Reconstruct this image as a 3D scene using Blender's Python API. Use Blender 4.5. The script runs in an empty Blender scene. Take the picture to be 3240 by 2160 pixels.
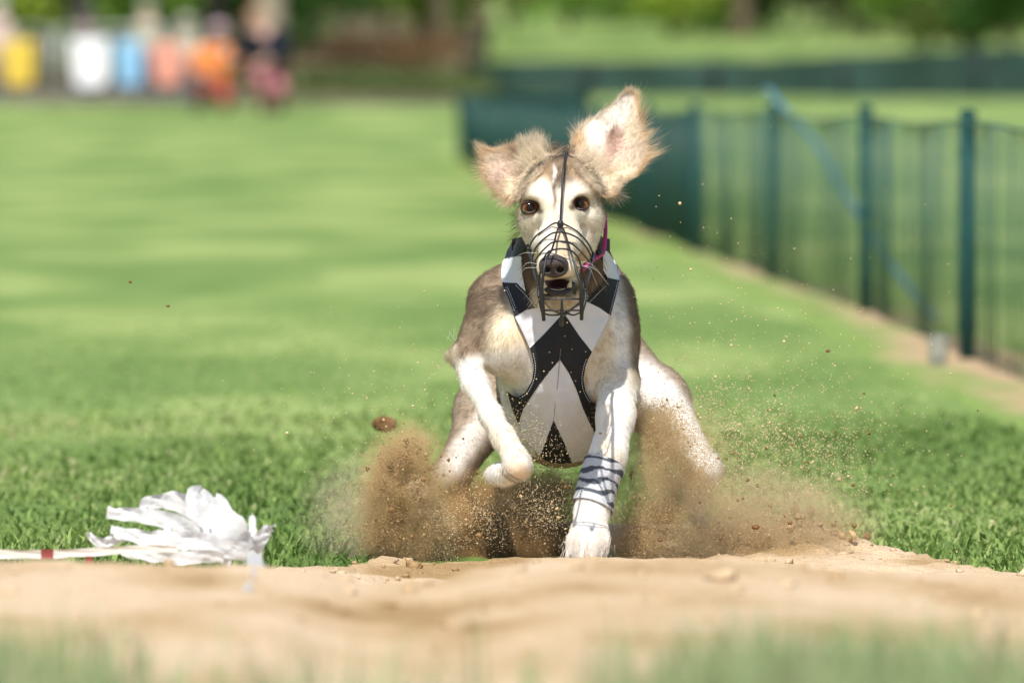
import bpy, math, random
import numpy as np
from mathutils import Vector, Matrix, geometry
import time
T0 = time.time()
rng = np.random.default_rng(7)
random.seed(7)
SC = bpy.context.scene
COL = SC.collection
R = math.radians

# ------------------------------------------------------------------ camera, sky, sun, exposure
CAM_H, FPX, HOR = 0.60, 30000.0, 285.0       # camera height (m), focal length in px of a 3240 px frame, horizon row
SUBJ = 12.0                                  # metres to the dog
cam_d = bpy.data.cameras.new('camera')
cam_d.sensor_width = 36.0
cam_d.lens = FPX / 3240 * 36.0
cam_d.clip_start, cam_d.clip_end = 0.1, 3000
cam_d.dof.use_dof = True
cam_d.dof.focus_distance = 11.80
cam_d.dof.aperture_fstop = cam_d.lens / 38.0
cam = bpy.data.objects.new('camera', cam_d)
COL.objects.link(cam)
cam.location = (0, 0, CAM_H)
cam.rotation_euler = (R(90) - math.atan((1080 - HOR) / FPX), 0, 0)
SC.camera = cam

SUN_EL, SUN_AZ = 55.0, -12.0                 # elevation; azimuth east of the camera's back
world = bpy.data.worlds.new('World')
SC.world = world
world.use_nodes = True
wn = world.node_tree
bg = wn.nodes['Background']
sky = wn.nodes.new('ShaderNodeTexSky')
sky.sky_type = 'NISHITA'
sky.sun_disc = False
sky.sun_elevation = R(SUN_EL)
sky.sun_rotation = R(180 - SUN_AZ)
wn.links.new(sky.outputs[0], bg.inputs['Color'])
bg.inputs['Strength'].default_value = 0.11
sun_d = bpy.data.lights.new('sun', 'SUN')
sun_d.energy = 4.2
sun_d.angle = R(0.53)
sun_d.color = (1.0, 0.955, 0.89)
sun = bpy.data.objects.new('sun', sun_d)
COL.objects.link(sun)
sdir = Vector((math.sin(R(SUN_AZ)) * math.cos(R(SUN_EL)), -math.cos(R(SUN_AZ)) * math.cos(R(SUN_EL)), math.sin(R(SUN_EL))))
sun.rotation_euler = sdir.to_track_quat('Z', 'Y').to_euler()
vs = SC.view_settings
vs.view_transform, vs.look, vs.gamma, vs.exposure = 'Standard', 'None', 1.0, 0.45
SC.render.engine = 'CYCLES'
SC.cycles.use_denoising = True
SC.cycles.max_bounces = 8
SC.cycles.transparent_max_bounces = 12
try:
    SC.cycles_curves.shape = 'RIBBONS'
except Exception:
    pass

# ------------------------------------------------------------------ helpers
def W(px, py, Y):
    """point of the place that lies Y metres in front of the camera (px, py in the 3240 x 2160 frame)"""
    return ((px - 1620.0) * Y / FPX, Y, CAM_H - (py - HOR) * Y / FPX)

def PXY(P):
    return 1620.0 + P[:, 0] / P[:, 1] * FPX, HOR + (CAM_H - P[:, 2]) / P[:, 1] * FPX

def tag(o, label=None, cat=None, group=None, kind=None):
    for k, v in (('label', label), ('category', cat), ('group', group), ('kind', kind)):
        if v:
            o[k] = v
    return o

def empty(name, loc=(0, 0, 0), rz=0.0, parent=None):
    o = bpy.data.objects.new(name, None)
    COL.objects.link(o)
    o.location = loc
    o.rotation_euler = (0, 0, rz)
    o.parent = parent
    o.empty_display_size = 0.1
    return o

def fast_mesh(name, V, F, smooth=True):
    """V (n,3); F (m,3) or (m,4) array, or list of faces"""
    me = bpy.data.meshes.new(name)
    V = np.asarray(V, dtype=np.float32)
    if isinstance(F, np.ndarray):
        k = F.shape[1]
        me.vertices.add(len(V))
        me.vertices.foreach_set('co', V.ravel())
        me.loops.add(F.size)
        me.loops.foreach_set('vertex_index', F.astype(np.int32).ravel())
        me.polygons.add(len(F))
        me.polygons.foreach_set('loop_start', np.arange(0, F.size, k, dtype=np.int32))
        me.update(calc_edges=True)
    else:
        me.from_pydata([tuple(map(float, v)) for v in V], [], [tuple(map(int, f)) for f in F])
        me.update()
    if smooth and len(me.polygons):
        me.polygons.foreach_set('use_smooth', np.ones(len(me.polygons), dtype=bool))
    me.validate()
    return me

def obj(name, me, mat=None, parent=None, loc=None):
    o = bpy.data.objects.new(name, me)
    COL.objects.link(o)
    if mat is not None and len(me.materials) == 0:
        me.materials.append(mat)
    if parent is not None:
        o.parent = parent
        o.matrix_parent_inverse = Matrix.Translation(Vector(parent.location)).inverted() if parent.rotation_euler.z == 0 else \
            (Matrix.Translation(Vector(parent.location)) @ parent.rotation_euler.to_matrix().to_4x4()).inverted()
    if loc is not None:
        o.location = loc
    return o

def set_col(me, C, name='col', domain='POINT'):
    a = me.attributes.new(name, 'FLOAT_COLOR', domain)
    C4 = np.ones((len(C), 4), dtype=np.float32)
    C4[:, :3] = np.clip(C, 0, 1)
    a.data.foreach_set('color', C4.ravel())

def vnoise(P, scale, seed=0):
    """cheap smooth value noise on (n,k) points, about -1..1"""
    P = np.asarray(P, dtype=np.float64) * scale
    k = P.shape[1]
    i0 = np.floor(P).astype(np.int64)
    f = P - i0
    f = f * f * (3 - 2 * f)
    out = np.zeros(len(P))
    pr = (73856093, 19349663, 83492791)
    for c in range(2 ** k):
        w = np.ones(len(P))
        h = np.full(len(P), seed * 7919 + 13, dtype=np.int64)
        for a in range(k):
            b = (c >> a) & 1
            w = w * (f[:, a] if b else 1 - f[:, a])
            h = h ^ ((i0[:, a] + b) * pr[a])
        h = (h ^ (h >> 13)) * 1274126177
        h = (h ^ (h >> 16)) & 0xFFFF
        out += w * (h / 32767.5 - 1)
    return out

def sstep(a, b, x):
    t = np.clip((x - a) / (b - a), 0, 1)
    return t * t * (3 - 2 * t)

class NT:
    def __init__(self, name):
        self.m = bpy.data.materials.new(name)
        self.m.use_nodes = True
        self.t = self.m.node_tree
        self.p = self.t.nodes['Principled BSDF']
        self.out = self.t.nodes['Material Output']
    def n(self, typ, **kw):
        nd = self.t.nodes.new(typ)
        for k, v in kw.items():
            if hasattr(nd, k) and k not in ('Scale',):
                setattr(nd, k, v)
            else:
                nd.inputs[k].default_value = v
        return nd
    def l(self, a, b):
        self.t.links.new(a, b)

def mat(name, col, rough=0.6, var=0.12, scale=20.0, metal=0.0, spec=0.4, bump=0.0, bscale=200.0, coat=0.0, trans=0.0, sheen=0.0, attr=None):
    """plain procedural material: base colour (or colour attribute) with noise variation and fine bump"""
    t = NT(name)
    p = t.p
    tc = t.n('ShaderNodeTexCoord')
    nz = t.n('ShaderNodeTexNoise')
    nz.inputs['Scale'].default_value = scale
    nz.inputs['Detail'].default_value = 5
    t.l(tc.outputs['Object'], nz.inputs['Vector'])
    hs = t.n('ShaderNodeHueSaturation')
    mr = t.n('ShaderNodeMapRange')
    mr.inputs['From Min'].default_value, mr.inputs['From Max'].default_value = 0.3, 0.7
    mr.inputs['To Min'].default_value, mr.inputs['To Max'].default_value = 1 - var, 1 + var
    t.l(nz.outputs['Fac'], mr.inputs['Value'])
    t.l(mr.outputs[0], hs.inputs['Value'])
    if attr:
        at = t.n('ShaderNodeAttribute')
        at.attribute_name = attr
        t.l(at.outputs['Color'], hs.inputs['Color'])
    else:
        hs.inputs['Color'].default_value = (*col, 1)
    t.l(hs.outputs[0], p.inputs['Base Color'])
    p.inputs['Roughness'].default_value = rough
    p.inputs['Metallic'].default_value = metal
    p.inputs['Specular IOR Level'].default_value = spec
    p.inputs['Coat Weight'].default_value = coat
    if sheen:
        p.inputs['Sheen Weight'].default_value = sheen
    if bump:
        nb = t.n('ShaderNodeTexNoise')
        nb.inputs['Scale'].default_value = bscale
        nb.inputs['Detail'].default_value = 4
        t.l(tc.outputs['Object'], nb.inputs['Vector'])
        bp = t.n('ShaderNodeBump')
        bp.inputs['Strength'].default_value = bump
        bp.inputs['Distance'].default_value = 0.002
        t.l(nb.outputs['Fac'], bp.inputs['Height'])
        t.l(bp.outputs[0], p.inputs['Normal'])
    if trans:
        tr = t.n('ShaderNodeBsdfTranslucent')
        t.l(hs.outputs[0], tr.inputs['Color'])
        mx = t.n('ShaderNodeMixShader')
        mx.inputs[0].default_value = trans
        t.l(p.outputs[0], mx.inputs[1])
        t.l(tr.outputs[0], mx.inputs[2])
        t.l(mx.outputs[0], t.out.inputs['Surface'])
    return t.m

def crom(P, n=6, closed=False):
    """Catmull-Rom through the points"""
    P = np.asarray(P, dtype=float)
    if len(P) < 3:
        return np.array([P[0] + (P[-1] - P[0]) * t for t in np.linspace(0, 1, n + 1)])
    Q = np.vstack([2 * P[0] - P[1], P, 2 * P[-1] - P[-2]])
    out = []
    for i in range(1, len(Q) - 2):
        p0, p1, p2, p3 = Q[i - 1], Q[i], Q[i + 1], Q[i + 2]
        for t in np.linspace(0, 1, n, endpoint=False):
            out.append(0.5 * (2 * p1 + (p2 - p0) * t + (2 * p0 - 5 * p1 + 4 * p2 - p3) * t * t + (3 * p1 - p0 - 3 * p2 + p3) * t ** 3))
    out.append(P[-1])
    return np.array(out)

def tube_vf(P, r, sides=8, cap=True):
    P = np.asarray(P, dtype=float)
    n = len(P)
    rr = np.full(n, r) if np.isscalar(r) else np.interp(np.linspace(0, 1, n), np.linspace(0, 1, len(r)), r)
    T = np.gradient(P, axis=0)
    T /= np.linalg.norm(T, axis=1)[:, None] + 1e-12
    up = np.array([0, 0, 1.0]) if abs(T[0, 2]) < 0.9 else np.array([1.0, 0, 0])
    V = []
    a = np.linspace(0, 2 * math.pi, sides, endpoint=False)
    u = np.cross(T[0], up); u /= np.linalg.norm(u)
    for i in range(n):
        u = u - T[i] * np.dot(u, T[i]); u /= np.linalg.norm(u) + 1e-12
        v = np.cross(T[i], u)
        V.append(P[i] + rr[i] * (np.cos(a)[:, None] * u + np.sin(a)[:, None] * v))
    V = np.vstack(V)
    F = []
    for i in range(n - 1):
        for j in range(sides):
            k = (j + 1) % sides
            F.append((i * sides + j, i * sides + k, (i + 1) * sides + k, (i + 1) * sides + j))
    if cap:
        F.append(tuple(range(sides - 1, -1, -1)))
        F.append(tuple((n - 1) * sides + j for j in range(sides)))
    return V, F

class MB:
    """collects pieces of ONE part"""
    def __init__(self):
        self.V, self.F, self.n = [], [], 0
    def add(self, V, F):
        V = np.asarray(V, dtype=float)
        self.V.append(V)
        self.F += [tuple(int(i) + self.n for i in f) for f in F]
        self.n += len(V)
        return self
    def tube(self, P, r, sides=8):
        return self.add(*tube_vf(P, r, sides))
    def box(self, c, s, rz=0.0):
        x, y, z = np.array(s) / 2
        V = np.array([(sx * x, sy * y, sz * z) for sx in (-1, 1) for sy in (-1, 1) for sz in (-1, 1)])
        if rz:
            cs, sn = math.cos(rz), math.sin(rz)
            V = np.c_[V[:, 0] * cs - V[:, 1] * sn, V[:, 0] * sn + V[:, 1] * cs, V[:, 2]]
        return self.add(V + np.array(c), [(0, 1, 3, 2), (4, 6, 7, 5), (0, 4, 5, 1), (2, 3, 7, 6), (0, 2, 6, 4), (1, 5, 7, 3)])
    def ell(self, c, r, nu=14, nv=9):
        V = [(0, 0, -1)]
        for i in range(1, nv):
            th = math.pi * i / nv - math.pi / 2
            for j in range(nu):
                a = 2 * math.pi * j / nu
                V.append((math.cos(th) * math.cos(a), math.cos(th) * math.sin(a), math.sin(th)))
        V.append((0, 0, 1))
        F = []
        for j in range(nu):
            k = (j + 1) % nu
            F.append((0, 1 + k, 1 + j))
            for i in range(nv - 2):
                F.append((1 + i * nu + j, 1 + i * nu + k, 1 + (i + 1) * nu + k, 1 + (i + 1) * nu + j))
            F.append((1 + (nv - 2) * nu + j, 1 + (nv - 2) * nu + k, 1 + (nv - 1) * nu))
        return self.add(np.array(V) * np.array(r) + np.array(c), F)
    def mesh(self, name, smooth=True):
        return fast_mesh(name, np.vstack(self.V), self.F, smooth)
    def build(self, name, m, parent=None, smooth=True):
        return obj(name, self.mesh(name, smooth), m, parent)
# ------------------------------------------------------------------ the ground
GY = np.array([-50, 70, 100, 127, 150, 166, 200, 260, 400, 900])
GZ = np.array([0, 0, .17, .41, .50, 1.15, 1.72, 2.5, 5, 14])
def ground_z(x, y):
    z = np.interp(y, GY, GZ)
    p = np.c_[np.ravel(x), np.ravel(y)]
    far = np.clip((np.ravel(y) - 14) / 20, 0, 1)
    u = vnoise(p * np.array([1.0, 0.35]), 0.55, 41) * 0.020 + vnoise(p * np.array([1, 0.5]), 1.6, 42) * 0.006
    return (np.ravel(z) + u * far).reshape(np.shape(x))

def lawn_material():
    t = NT('lawn')
    tc = t.n('ShaderNodeTexCoord')
    mp = t.n('ShaderNodeMapping'); mp.inputs['Scale'].default_value = (1.0, 0.24, 1.0); mp.inputs['Rotation'].default_value = (0, 0, 0.05)
    t.l(tc.outputs['Object'], mp.inputs[0])
    n1 = t.n('ShaderNodeTexNoise'); n1.inputs['Scale'].default_value = 0.95; n1.inputs['Detail'].default_value = 3
    n2 = t.n('ShaderNodeTexNoise'); n2.inputs['Scale'].default_value = 2.6; n2.inputs['Detail'].default_value = 6; n2.inputs['Roughness'].default_value = 0.65
    n3 = t.n('ShaderNodeTexNoise'); n3.inputs['Scale'].default_value = 60; n3.inputs['Detail'].default_value = 8
    for n in (n1, n2):
        t.l(mp.outputs[0], n.inputs['Vector'])
    t.l(tc.outputs['Object'], n3.inputs['Vector'])
    r1 = t.n('ShaderNodeValToRGB')
    e = r1.color_ramp.elements
    e[0].position, e[0].color = 0.44, (0.138, 0.222, 0.048, 1)
    e[1].position, e[1].color = 0.56, (0.310, 0.380, 0.118, 1)
    x = e.new(0.5); x.color = (0.200, 0.284, 0.070, 1)
    t.l(n1.outputs['Fac'], r1.inputs[0])
    r2 = t.n('ShaderNodeValToRGB')
    e = r2.color_ramp.elements
    e[0].position, e[0].color = 0.35, (0.112, 0.198, 0.042, 1)
    e[1].position, e[1].color = 0.68, (0.275, 0.360, 0.118, 1)
    t.l(n2.outputs['Fac'], r2.inputs[0])
    mx = t.n('ShaderNodeMix', data_type='RGBA'); mx.inputs[0].default_value = 0.3
    t.l(r1.outputs[0], mx.inputs[6]); t.l(r2.outputs[0], mx.inputs[7])
    hs = t.n('ShaderNodeHueSaturation')
    mr = t.n('ShaderNodeMapRange'); mr.inputs['From Min'].default_value, mr.inputs['From Max'].default_value = .3, .7
    mr.inputs['To Min'].default_value, mr.inputs['To Max'].default_value = .8, 1.2
    t.l(n3.outputs['Fac'], mr.inputs[0]); t.l(mr.outputs[0], hs.inputs['Value']); t.l(mx.outputs[2], hs.inputs['Color'])
    t.l(hs.outputs[0], t.p.inputs['Base Color'])
    t.p.inputs['Roughness'].default_value = 0.8
    t.p.inputs['Specular IOR Level'].default_value = 0.15
    bp = t.n('ShaderNodeBump'); bp.inputs['Strength'].default_value = 0.6; bp.inputs['Distance'].default_value = 0.02
    t.l(n3.outputs['Fac'], bp.inputs['Height']); t.l(bp.outputs[0], t.p.inputs['Normal'])
    return t.m

def sheet(name, xs, ys, zf, m, kind='structure'):
    X, Y = np.meshgrid(xs, ys)
    Z = zf(X, Y)
    V = np.c_[X.ravel(), Y.ravel(), Z.ravel()]
    nx, ny = len(xs), len(ys)
    i = (np.arange(ny - 1)[:, None] * nx + np.arange(nx - 1)[None]).ravel()
    F = np.c_[i, i + 1, i + nx + 1, i + nx]
    o = obj(name, fast_mesh(name, V, F), m)
    if kind:
        o['kind'] = kind
    return o

xs = np.r_[-400, -150, -60, -30, -16, np.arange(-10, 10.01, 0.2), 16, 30, 60, 150, 400]
ys = np.r_[-40, -10, 0, np.arange(5, 40, 0.25), np.arange(40, 160, 1.2), np.arange(160, 300, 6), 400, 600, 900]
lawn = sheet('lawn', xs, ys, ground_z, lawn_material())

# sand: a low bank in front of the dog, scraped flat under it
def fence_x(y):
    return np.interp(y, [8, 20.8, 25.2, 29.4, 34.7, 41.6, 76.6, 90], [1.28, 1.0, 0.94, 0.81, 0.67, 0.52, -0.43, -.8])
EDGE_PX = [-3000, 0, 400, 870, 1000, 1160, 1400, 1500, 1750, 2100, 2400, 2650, 2900, 3240, 6000]
EDGE_PY = [1780, 1776, 1782, 1798, 1808, 1846, 1842, 1806, 1778, 1772, 1778, 1796, 1812, 1826, 1830]
def sand_z(x, y):
    CY = 9.4
    px = 1620 + x / CY * FPX
    crest = CAM_H - (np.interp(px, EDGE_PX, EDGE_PY) - HOR) * CY / FPX
    f = np.where(y < CY, 1.0, np.exp(-np.maximum(y - CY, 0) / np.interp(px, [900, 1200, 1400, 1600], [1.15, .8, .8, 1.0])))
    p = np.c_[np.ravel(x), np.ravel(y)]
    n = (vnoise(p, 7, 51) * 0.006 + vnoise(p, 19, 52) * 0.004 + vnoise(p, 38, 54) * 0.0028 + vnoise(p, 80, 53) * 0.0018).reshape(np.shape(x))
    basez = np.interp(y, [4, 7.8, 9.2, 10.35, 11.4, 14], [0.012, 0.012, 0.012, 0.012, 0.006, 0.006])
    w_ = np.exp(-(((x - .375) / .07) ** 2 + ((y - 12.1) / .12) ** 2)) + .7 * np.exp(-(((x - .28) / .05) ** 2 + ((y - 12.2) / .1) ** 2))
    z = basez + (crest - 0.012) * f + n * np.interp(y, [7, 8.6, 9.4, 10.2, 11], [.06, .08, .45, .8, 1]) + w_ * (0.026 + 2.0 * n) + np.interp(y, [0, 5, 7, 9.4], [.18, .105, .032, 0])
    # scraped hollow and thrown lumps round the dog's feet
    z = z - 0.02 * np.exp(-(((x - 0.08) / 0.28) ** 2 + ((y - 12.2) / 0.3) ** 2))
    # feather out under the grass
    lim = np.interp(x, [-0.9, -0.30, -0.20, -0.1, 0.35, 0.47, 0.60, 0.9], [11.15, 11.2, 11.5, 12.9, 12.9, 12.3, 11.4, 11.2])
    z = z - np.clip((y - lim + 0.03 * n / 0.006) / 0.35, 0, 1) * 0.05
    e_ = np.clip((np.abs(x) - 1.5 - n * 8) / 0.8, 0, 1)
    z = z * (1 - e_ * e_ * (3 - 2 * e_)) - .02 * e_
    e_ = np.clip((-y - 0.5) / 2.0, 0, 1)
    z = z * (1 - e_) - .02 * e_
    return z
def sand_material():
    t = NT('sand')
    tc = t.n('ShaderNodeTexCoord')
    n1 = t.n('ShaderNodeTexNoise'); n1.inputs['Scale'].default_value = 6; n1.inputs['Detail'].default_value = 6
    n2 = t.n('ShaderNodeTexNoise'); n2.inputs['Scale'].default_value = 420; n2.inputs['Detail'].default_value = 3
    n3 = t.n('ShaderNodeTexNoise'); n3.inputs['Scale'].default_value = 45; n3.inputs['Detail'].default_value = 6
    ms = t.n('ShaderNodeMapping'); ms.inputs['Scale'].default_value = (1, .28, 1)
    t.l(tc.outputs['Object'], ms.inputs[0]); t.l(ms.outputs[0], n1.inputs['Vector'])
    for n in (n2, n3):
        t.l(tc.outputs['Object'], n.inputs['Vector'])
    r = t.n('ShaderNodeValToRGB')
    e = r.color_ramp.elements
    e[0].position, e[0].color = 0.40, (0.47, 0.325, 0.175, 1)
    e[1].position, e[1].color = 0.60, (0.62, 0.465, 0.30, 1)
    x = e.new(0.33); x.color = (0.36, 0.235, 0.11, 1)
    t.l(n1.outputs['Fac'], r.inputs[0])
    hs = t.n('ShaderNodeHueSaturation')
    mr = t.n('ShaderNodeMapRange'); mr.inputs['From Min'].default_value, mr.inputs['From Max'].default_value = .3, .7
    mr.inputs['To Min'].default_value, mr.inputs['To Max'].default_value = .72, 1.25
    t.l(n2.outputs['Fac'], mr.inputs[0]); t.l(mr.outputs[0], hs.inputs['Value']); t.l(r.outputs[0], hs.inputs['Color'])
    t.l(hs.outputs[0], t.p.inputs['Base Color'])
    t.p.inputs['Roughness'].default_value = 0.95
    t.p.inputs['Specular IOR Level'].default_value = 0.1
    ad = t.n('ShaderNodeMath', operation='ADD'); t.l(n2.outputs['Fac'], ad.inputs[0])
    ml = t.n('ShaderNodeMath', operation='MULTIPLY'); t.l(n3.outputs['Fac'], ml.inputs[0]); ml.inputs[1].default_value = 4
    t.l(ml.outputs[0], ad.inputs[1])
    bp = t.n('ShaderNodeBump'); bp.inputs['Strength'].default_value = 0.8; bp.inputs['Distance'].default_value = 0.0025
    t.l(ad.outputs[0], bp.inputs['Height']); t.l(bp.outputs[0], t.p.inputs['Normal'])
    return t.m
m_sand = sand_material()
sand = sheet('sand_bank', np.r_[np.arange(-2.6, -1.2, .04), np.arange(-1.2, 1.2, 0.014), np.arange(1.2, 2.61, .04)], np.r_[np.arange(-3, 6.6, .1), np.arange(6.6, 13.4, 0.02)], sand_z, m_sand)

# bare earth along the fence, gravel path at the far edge, leaf litter under the trees
ys_d = np.arange(15, 78, 0.12)
KD = 15
Vd, Fd, Cd = [], [], []
un = np.linspace(-1, 1, KD)
for i, y in enumerate(ys_d):
    xc = float(fence_x(y))
    wl, wr = 0.21, 0.17
    for k, u in enumerate(un):
        x = xc + (u * wl if u < 0 else u * wr)
        Vd.append((x, y))
    if i:
        for k in range(KD - 1):
            a = (i - 1) * KD + k
            Fd.append((a, a + 1, a + KD + 1, a + KD))
Vd = np.array(Vd)
bare = 0.75 - np.abs(np.tile(un, len(ys_d))) * 1.25 + .55 * vnoise(Vd * np.array([5, .9]), 1.0, 66) + .35 * vnoise(Vd * np.array([14, 3.]), 1.0, 67)
bare += np.interp(Vd[:, 1], [15, 22, 30, 45, 78], [.45, .30, -.10, -.55, -.5])
bare = np.clip(bare, 0, 1)[:, None]
Cd = np.array([.42, .30, .17]) * bare + np.array([.190, .275, .068]) * (1 - bare)
Zd = ground_z(Vd[:, 0], Vd[:, 1]) + 0.006 - .012 * (np.abs(np.tile(un, len(ys_d))) > .99)
me_d = fast_mesh('dirt_strip', np.c_[Vd, Zd], np.array(Fd))
set_col(me_d, Cd)
m_dirt = mat('dirt', (1, 1, 1), 0.95, 0.25, 9, spec=0.1, bump=0.8, bscale=60, attr='col')
tag(obj('dirt_strip', me_d, m_dirt), kind='structure')
m_grav = mat('gravel', (0.23, 0.20, 0.15), 0.95, 0.3, 1.5, spec=0.1, bump=0.6, bscale=20)
sheet('gravel_path', np.arange(-9, -0.1, 0.4), np.arange(126, 133.1, 0.7), lambda x, y: ground_z(x, y) + 0.03, m_grav)
m_litter = mat('leaf_litter', (0.105, 0.088, 0.040), 0.95, 0.5, 1.2, spec=0.1, bump=0.8, bscale=15)
def litter_z(x, y):
    p = np.c_[np.ravel(x), np.ravel(y)]
    return ground_z(x, y) + 0.06 + (np.clip((y - 134) / 26, 0, 1) ** 1.1 * 0.35) + (vnoise(p, 0.9, 71) * 0.05).reshape(np.shape(x))
sheet('woodland_floor', np.arange(-22, -0.4, 0.5), np.arange(133, 260, 1.5), litter_z, m_litter)

# ------------------------------------------------------------------ grass
def blades(P, H, Wd, lean, yaw, colr, bend=0.5):
    """P (n,3) roots -> tapered, bent blades, 5 vertices each"""
    n = len(P)
    d = np.c_[np.cos(yaw), np.sin(yaw), np.zeros(n)]
    s = np.c_[-np.sin(yaw), np.cos(yaw), np.zeros(n)]
    up = np.array([0, 0, 1.0])
    m1 = P + d * (lean * 0.35 * H)[:, None] + up * (H * 0.55)[:, None]
    tip = P + d * (lean * H)[:, None] + up * (H * (1 - 0.25 * lean))[:, None]
    w = Wd[:, None] * 0.5
    V = np.stack([P - s * w, P + s * w, m1 - s * w * 0.85, m1 + s * w * 0.85, tip], 1).reshape(-1, 3)
    b = np.arange(n)[:, None] * 5
    F = np.vstack([b + np.array([0, 1, 3]), b + np.array([0, 3, 2]), b + np.array([2, 3, 4])])
    C = np.repeat(colr, 5, 0)
    return V, F, C
def grass_object(name, P, H, Wd, lean, pal, label, hue=0.2):
    n = len(P)
    yaw = rng.uniform(0, 2 * math.pi, n)
    pal = np.array(pal)
    patch = (vnoise(P[:, :2] * np.array([.9, .30]), 1.0, 81) * .6 + vnoise(P[:, :2] * np.array([2.8, .9]), 1.0, 82) * .4) * 0.55 + 0.48
    k = np.clip((patch + rng.normal(0, 0.22, n)) * len(pal), 0, len(pal) - 1).astype(int)
    C = pal[k] * rng.uniform(1 - hue, 1 + hue, n)[:, None]
    V, F, Cc = blades(P, H, Wd, lean, yaw, C)
    me = fast_mesh(name, V, F)
    set_col(me, Cc)
    o = obj(name, me, m_grass)
    return tag(o, label, 'grass', kind='stuff')
m_grass = mat('grass_blade', (1, 1, 1), 0.55, 0.08, 30, spec=0.3, attr='col', trans=0.38)
GP = [(0.115, 0.190, 0.042), (0.165, 0.255, 0.060), (0.235, 0.330, 0.088), (0.320, 0.410, 0.125), (0.43, 0.46, 0.19), (0.50, 0.46, 0.24)]
def scatter(n, x0, x1, y0, y1, keep=None):
    x, y = rng.uniform(x0, x1, n), rng.uniform(y0, y1, n)
    if keep is not None:
        m = keep(x, y)
        x, y = x[m], y[m]
    return x, y
def sand_limit(x):
    return np.interp(x, [-0.9, -0.30, -0.20, -0.1, 0.35, 0.47, 0.60, 0.9], [11.3, 11.32, 11.6, 13.0, 13.0, 12.4, 11.6, 11.4])
x, y = scatter(150000, -1.9, 1.9, 11.2, 17.5, lambda x, y: (y > sand_limit(x) + 0.06 * vnoise(np.c_[x, y], 9, 3)) & (rng.random(len(x)) < np.interp(y, [11, 13.5, 17.5], [1, .8, .35])))
P = np.c_[x, y, ground_z(x, y) - 0.002]
H = rng.gamma(5, 0.0036, len(x)) * (0.8 + 0.6 * vnoise(P[:, :2], 4, 5)) + 0.006
H *= np.interp(y, [11.2, 12.0, 13.0, 17], [1.3, .95, .6, .45])
lawn_grass = grass_object('lawn_grass', P, H, rng.gamma(4, .0008, len(x)) * np.interp(y, [11, 17], [1, 1.5]) + .001, rng.uniform(0.2, 1.7, len(x)), GP, 'short green lawn grass behind the running dog')
x, y = scatter(30000, -3.2, 3.2, 17.5, 26, lambda x, y: (np.abs(x) < 0.06 * y + 0.4) & (np.abs(x - fence_x(y) + 0.05) > 0.2))
P = np.c_[x, y, ground_z(x, y) - 0.004]
grass_object('mown_grass', P, rng.uniform(0.006, 0.015, len(x)) * np.interp(y, [17, 26], [1.0, .6]), rng.uniform(0.006, 0.014, len(x)), rng.uniform(0.3, 1.2, len(x)),
             [(0.13, 0.22, 0.045), (0.20, 0.300, 0.075), (0.285, 0.385, 0.110), (0.37, 0.43, 0.15)], 'mown yellow green grass in the middle of the meadow')
# straggling grass in the sand close to the camera
def front_keep(x, y):
    px = 1620 + x / y * FPX
    f = np.clip((px - 1800) / 900, 0, 1) * 0.8 + np.clip((520 - px) / 500, 0, 1) * 0.9 + 0.10
    f = f * (0.15 + 1.2 * (vnoise(np.c_[x * 1.0, y * .5], 9, 9) > 0.1))
    return rng.random(len(x)) < f
x, y = scatter(11000, -0.55, 0.55, 4.3, 6.9, front_keep)
P = np.c_[x, y, sand_z(x, y) - 0.003]
top = CAM_H - (1820 + 320 * rng.uniform(0, 1, len(x)) ** .7 - HOR) * y / FPX
H = np.clip(top - P[:, 2], 0.012, 0.09)
grass_object('sand_grass', P, H, rng.uniform(0.0018, 0.0038, len(x)), rng.uniform(0.1, 0.9, len(x)),
             [(0.22, 0.32, 0.13), (0.30, 0.38, 0.18), (0.38, 0.42, 0.23), (0.50, 0.47, 0.29)], 'sparse blurred grass growing in the sand nearest the camera')
print('grass', round(time.time() - T0, 1))

# ------------------------------------------------------------------ green fence running away from the camera
m_post = mat('fence_green', (0.012, 0.056, 0.052), 0.7, 0.15, 8, spec=0.15)
m_net = mat('fence_wire', (0.021, 0.075, 0.058), 0.5, 0.15, 8, spec=0.4)
fence = empty('mesh_fence', (1.0, 20.8, 0))
tag(fence, 'low dark green wire mesh fence on posts along the edge of the lawn', 'fence')
FH = 0.525
FY = [8.2, 12.4, 16.6, 20.8, 25.2, 29.4, 34.7, 39.5, 44.5, 49.5, 54.5, 59.5, 64.5, 69.5, 74.0]
post_me = None
for y in FY:
    x = float(fence_x(y))
    gz = float(ground_z(np.array(x), np.array(y)))
    if post_me is None:
        mb = MB()
        mb.tube([(0, 0, -0.05), (0, 0, 0.2), (0, 0, FH + 0.02)], 0.0180, 12)
        mb.ell((0, 0, FH + 0.02), (0.020, 0.020, 0.010), 12, 6)
        for zc in (0.08, 0.27, 0.46):
            mb.box((0, 0, zc), (0.042, 0.012, 0.018))
        post_me = mb.mesh('post')
        post_me.materials.append(m_post)
    o = bpy.data.objects.new('post', post_me)
    COL.objects.link(o); o.parent = fence
    o.location = Vector((x, y, gz)) - fence.location
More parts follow.
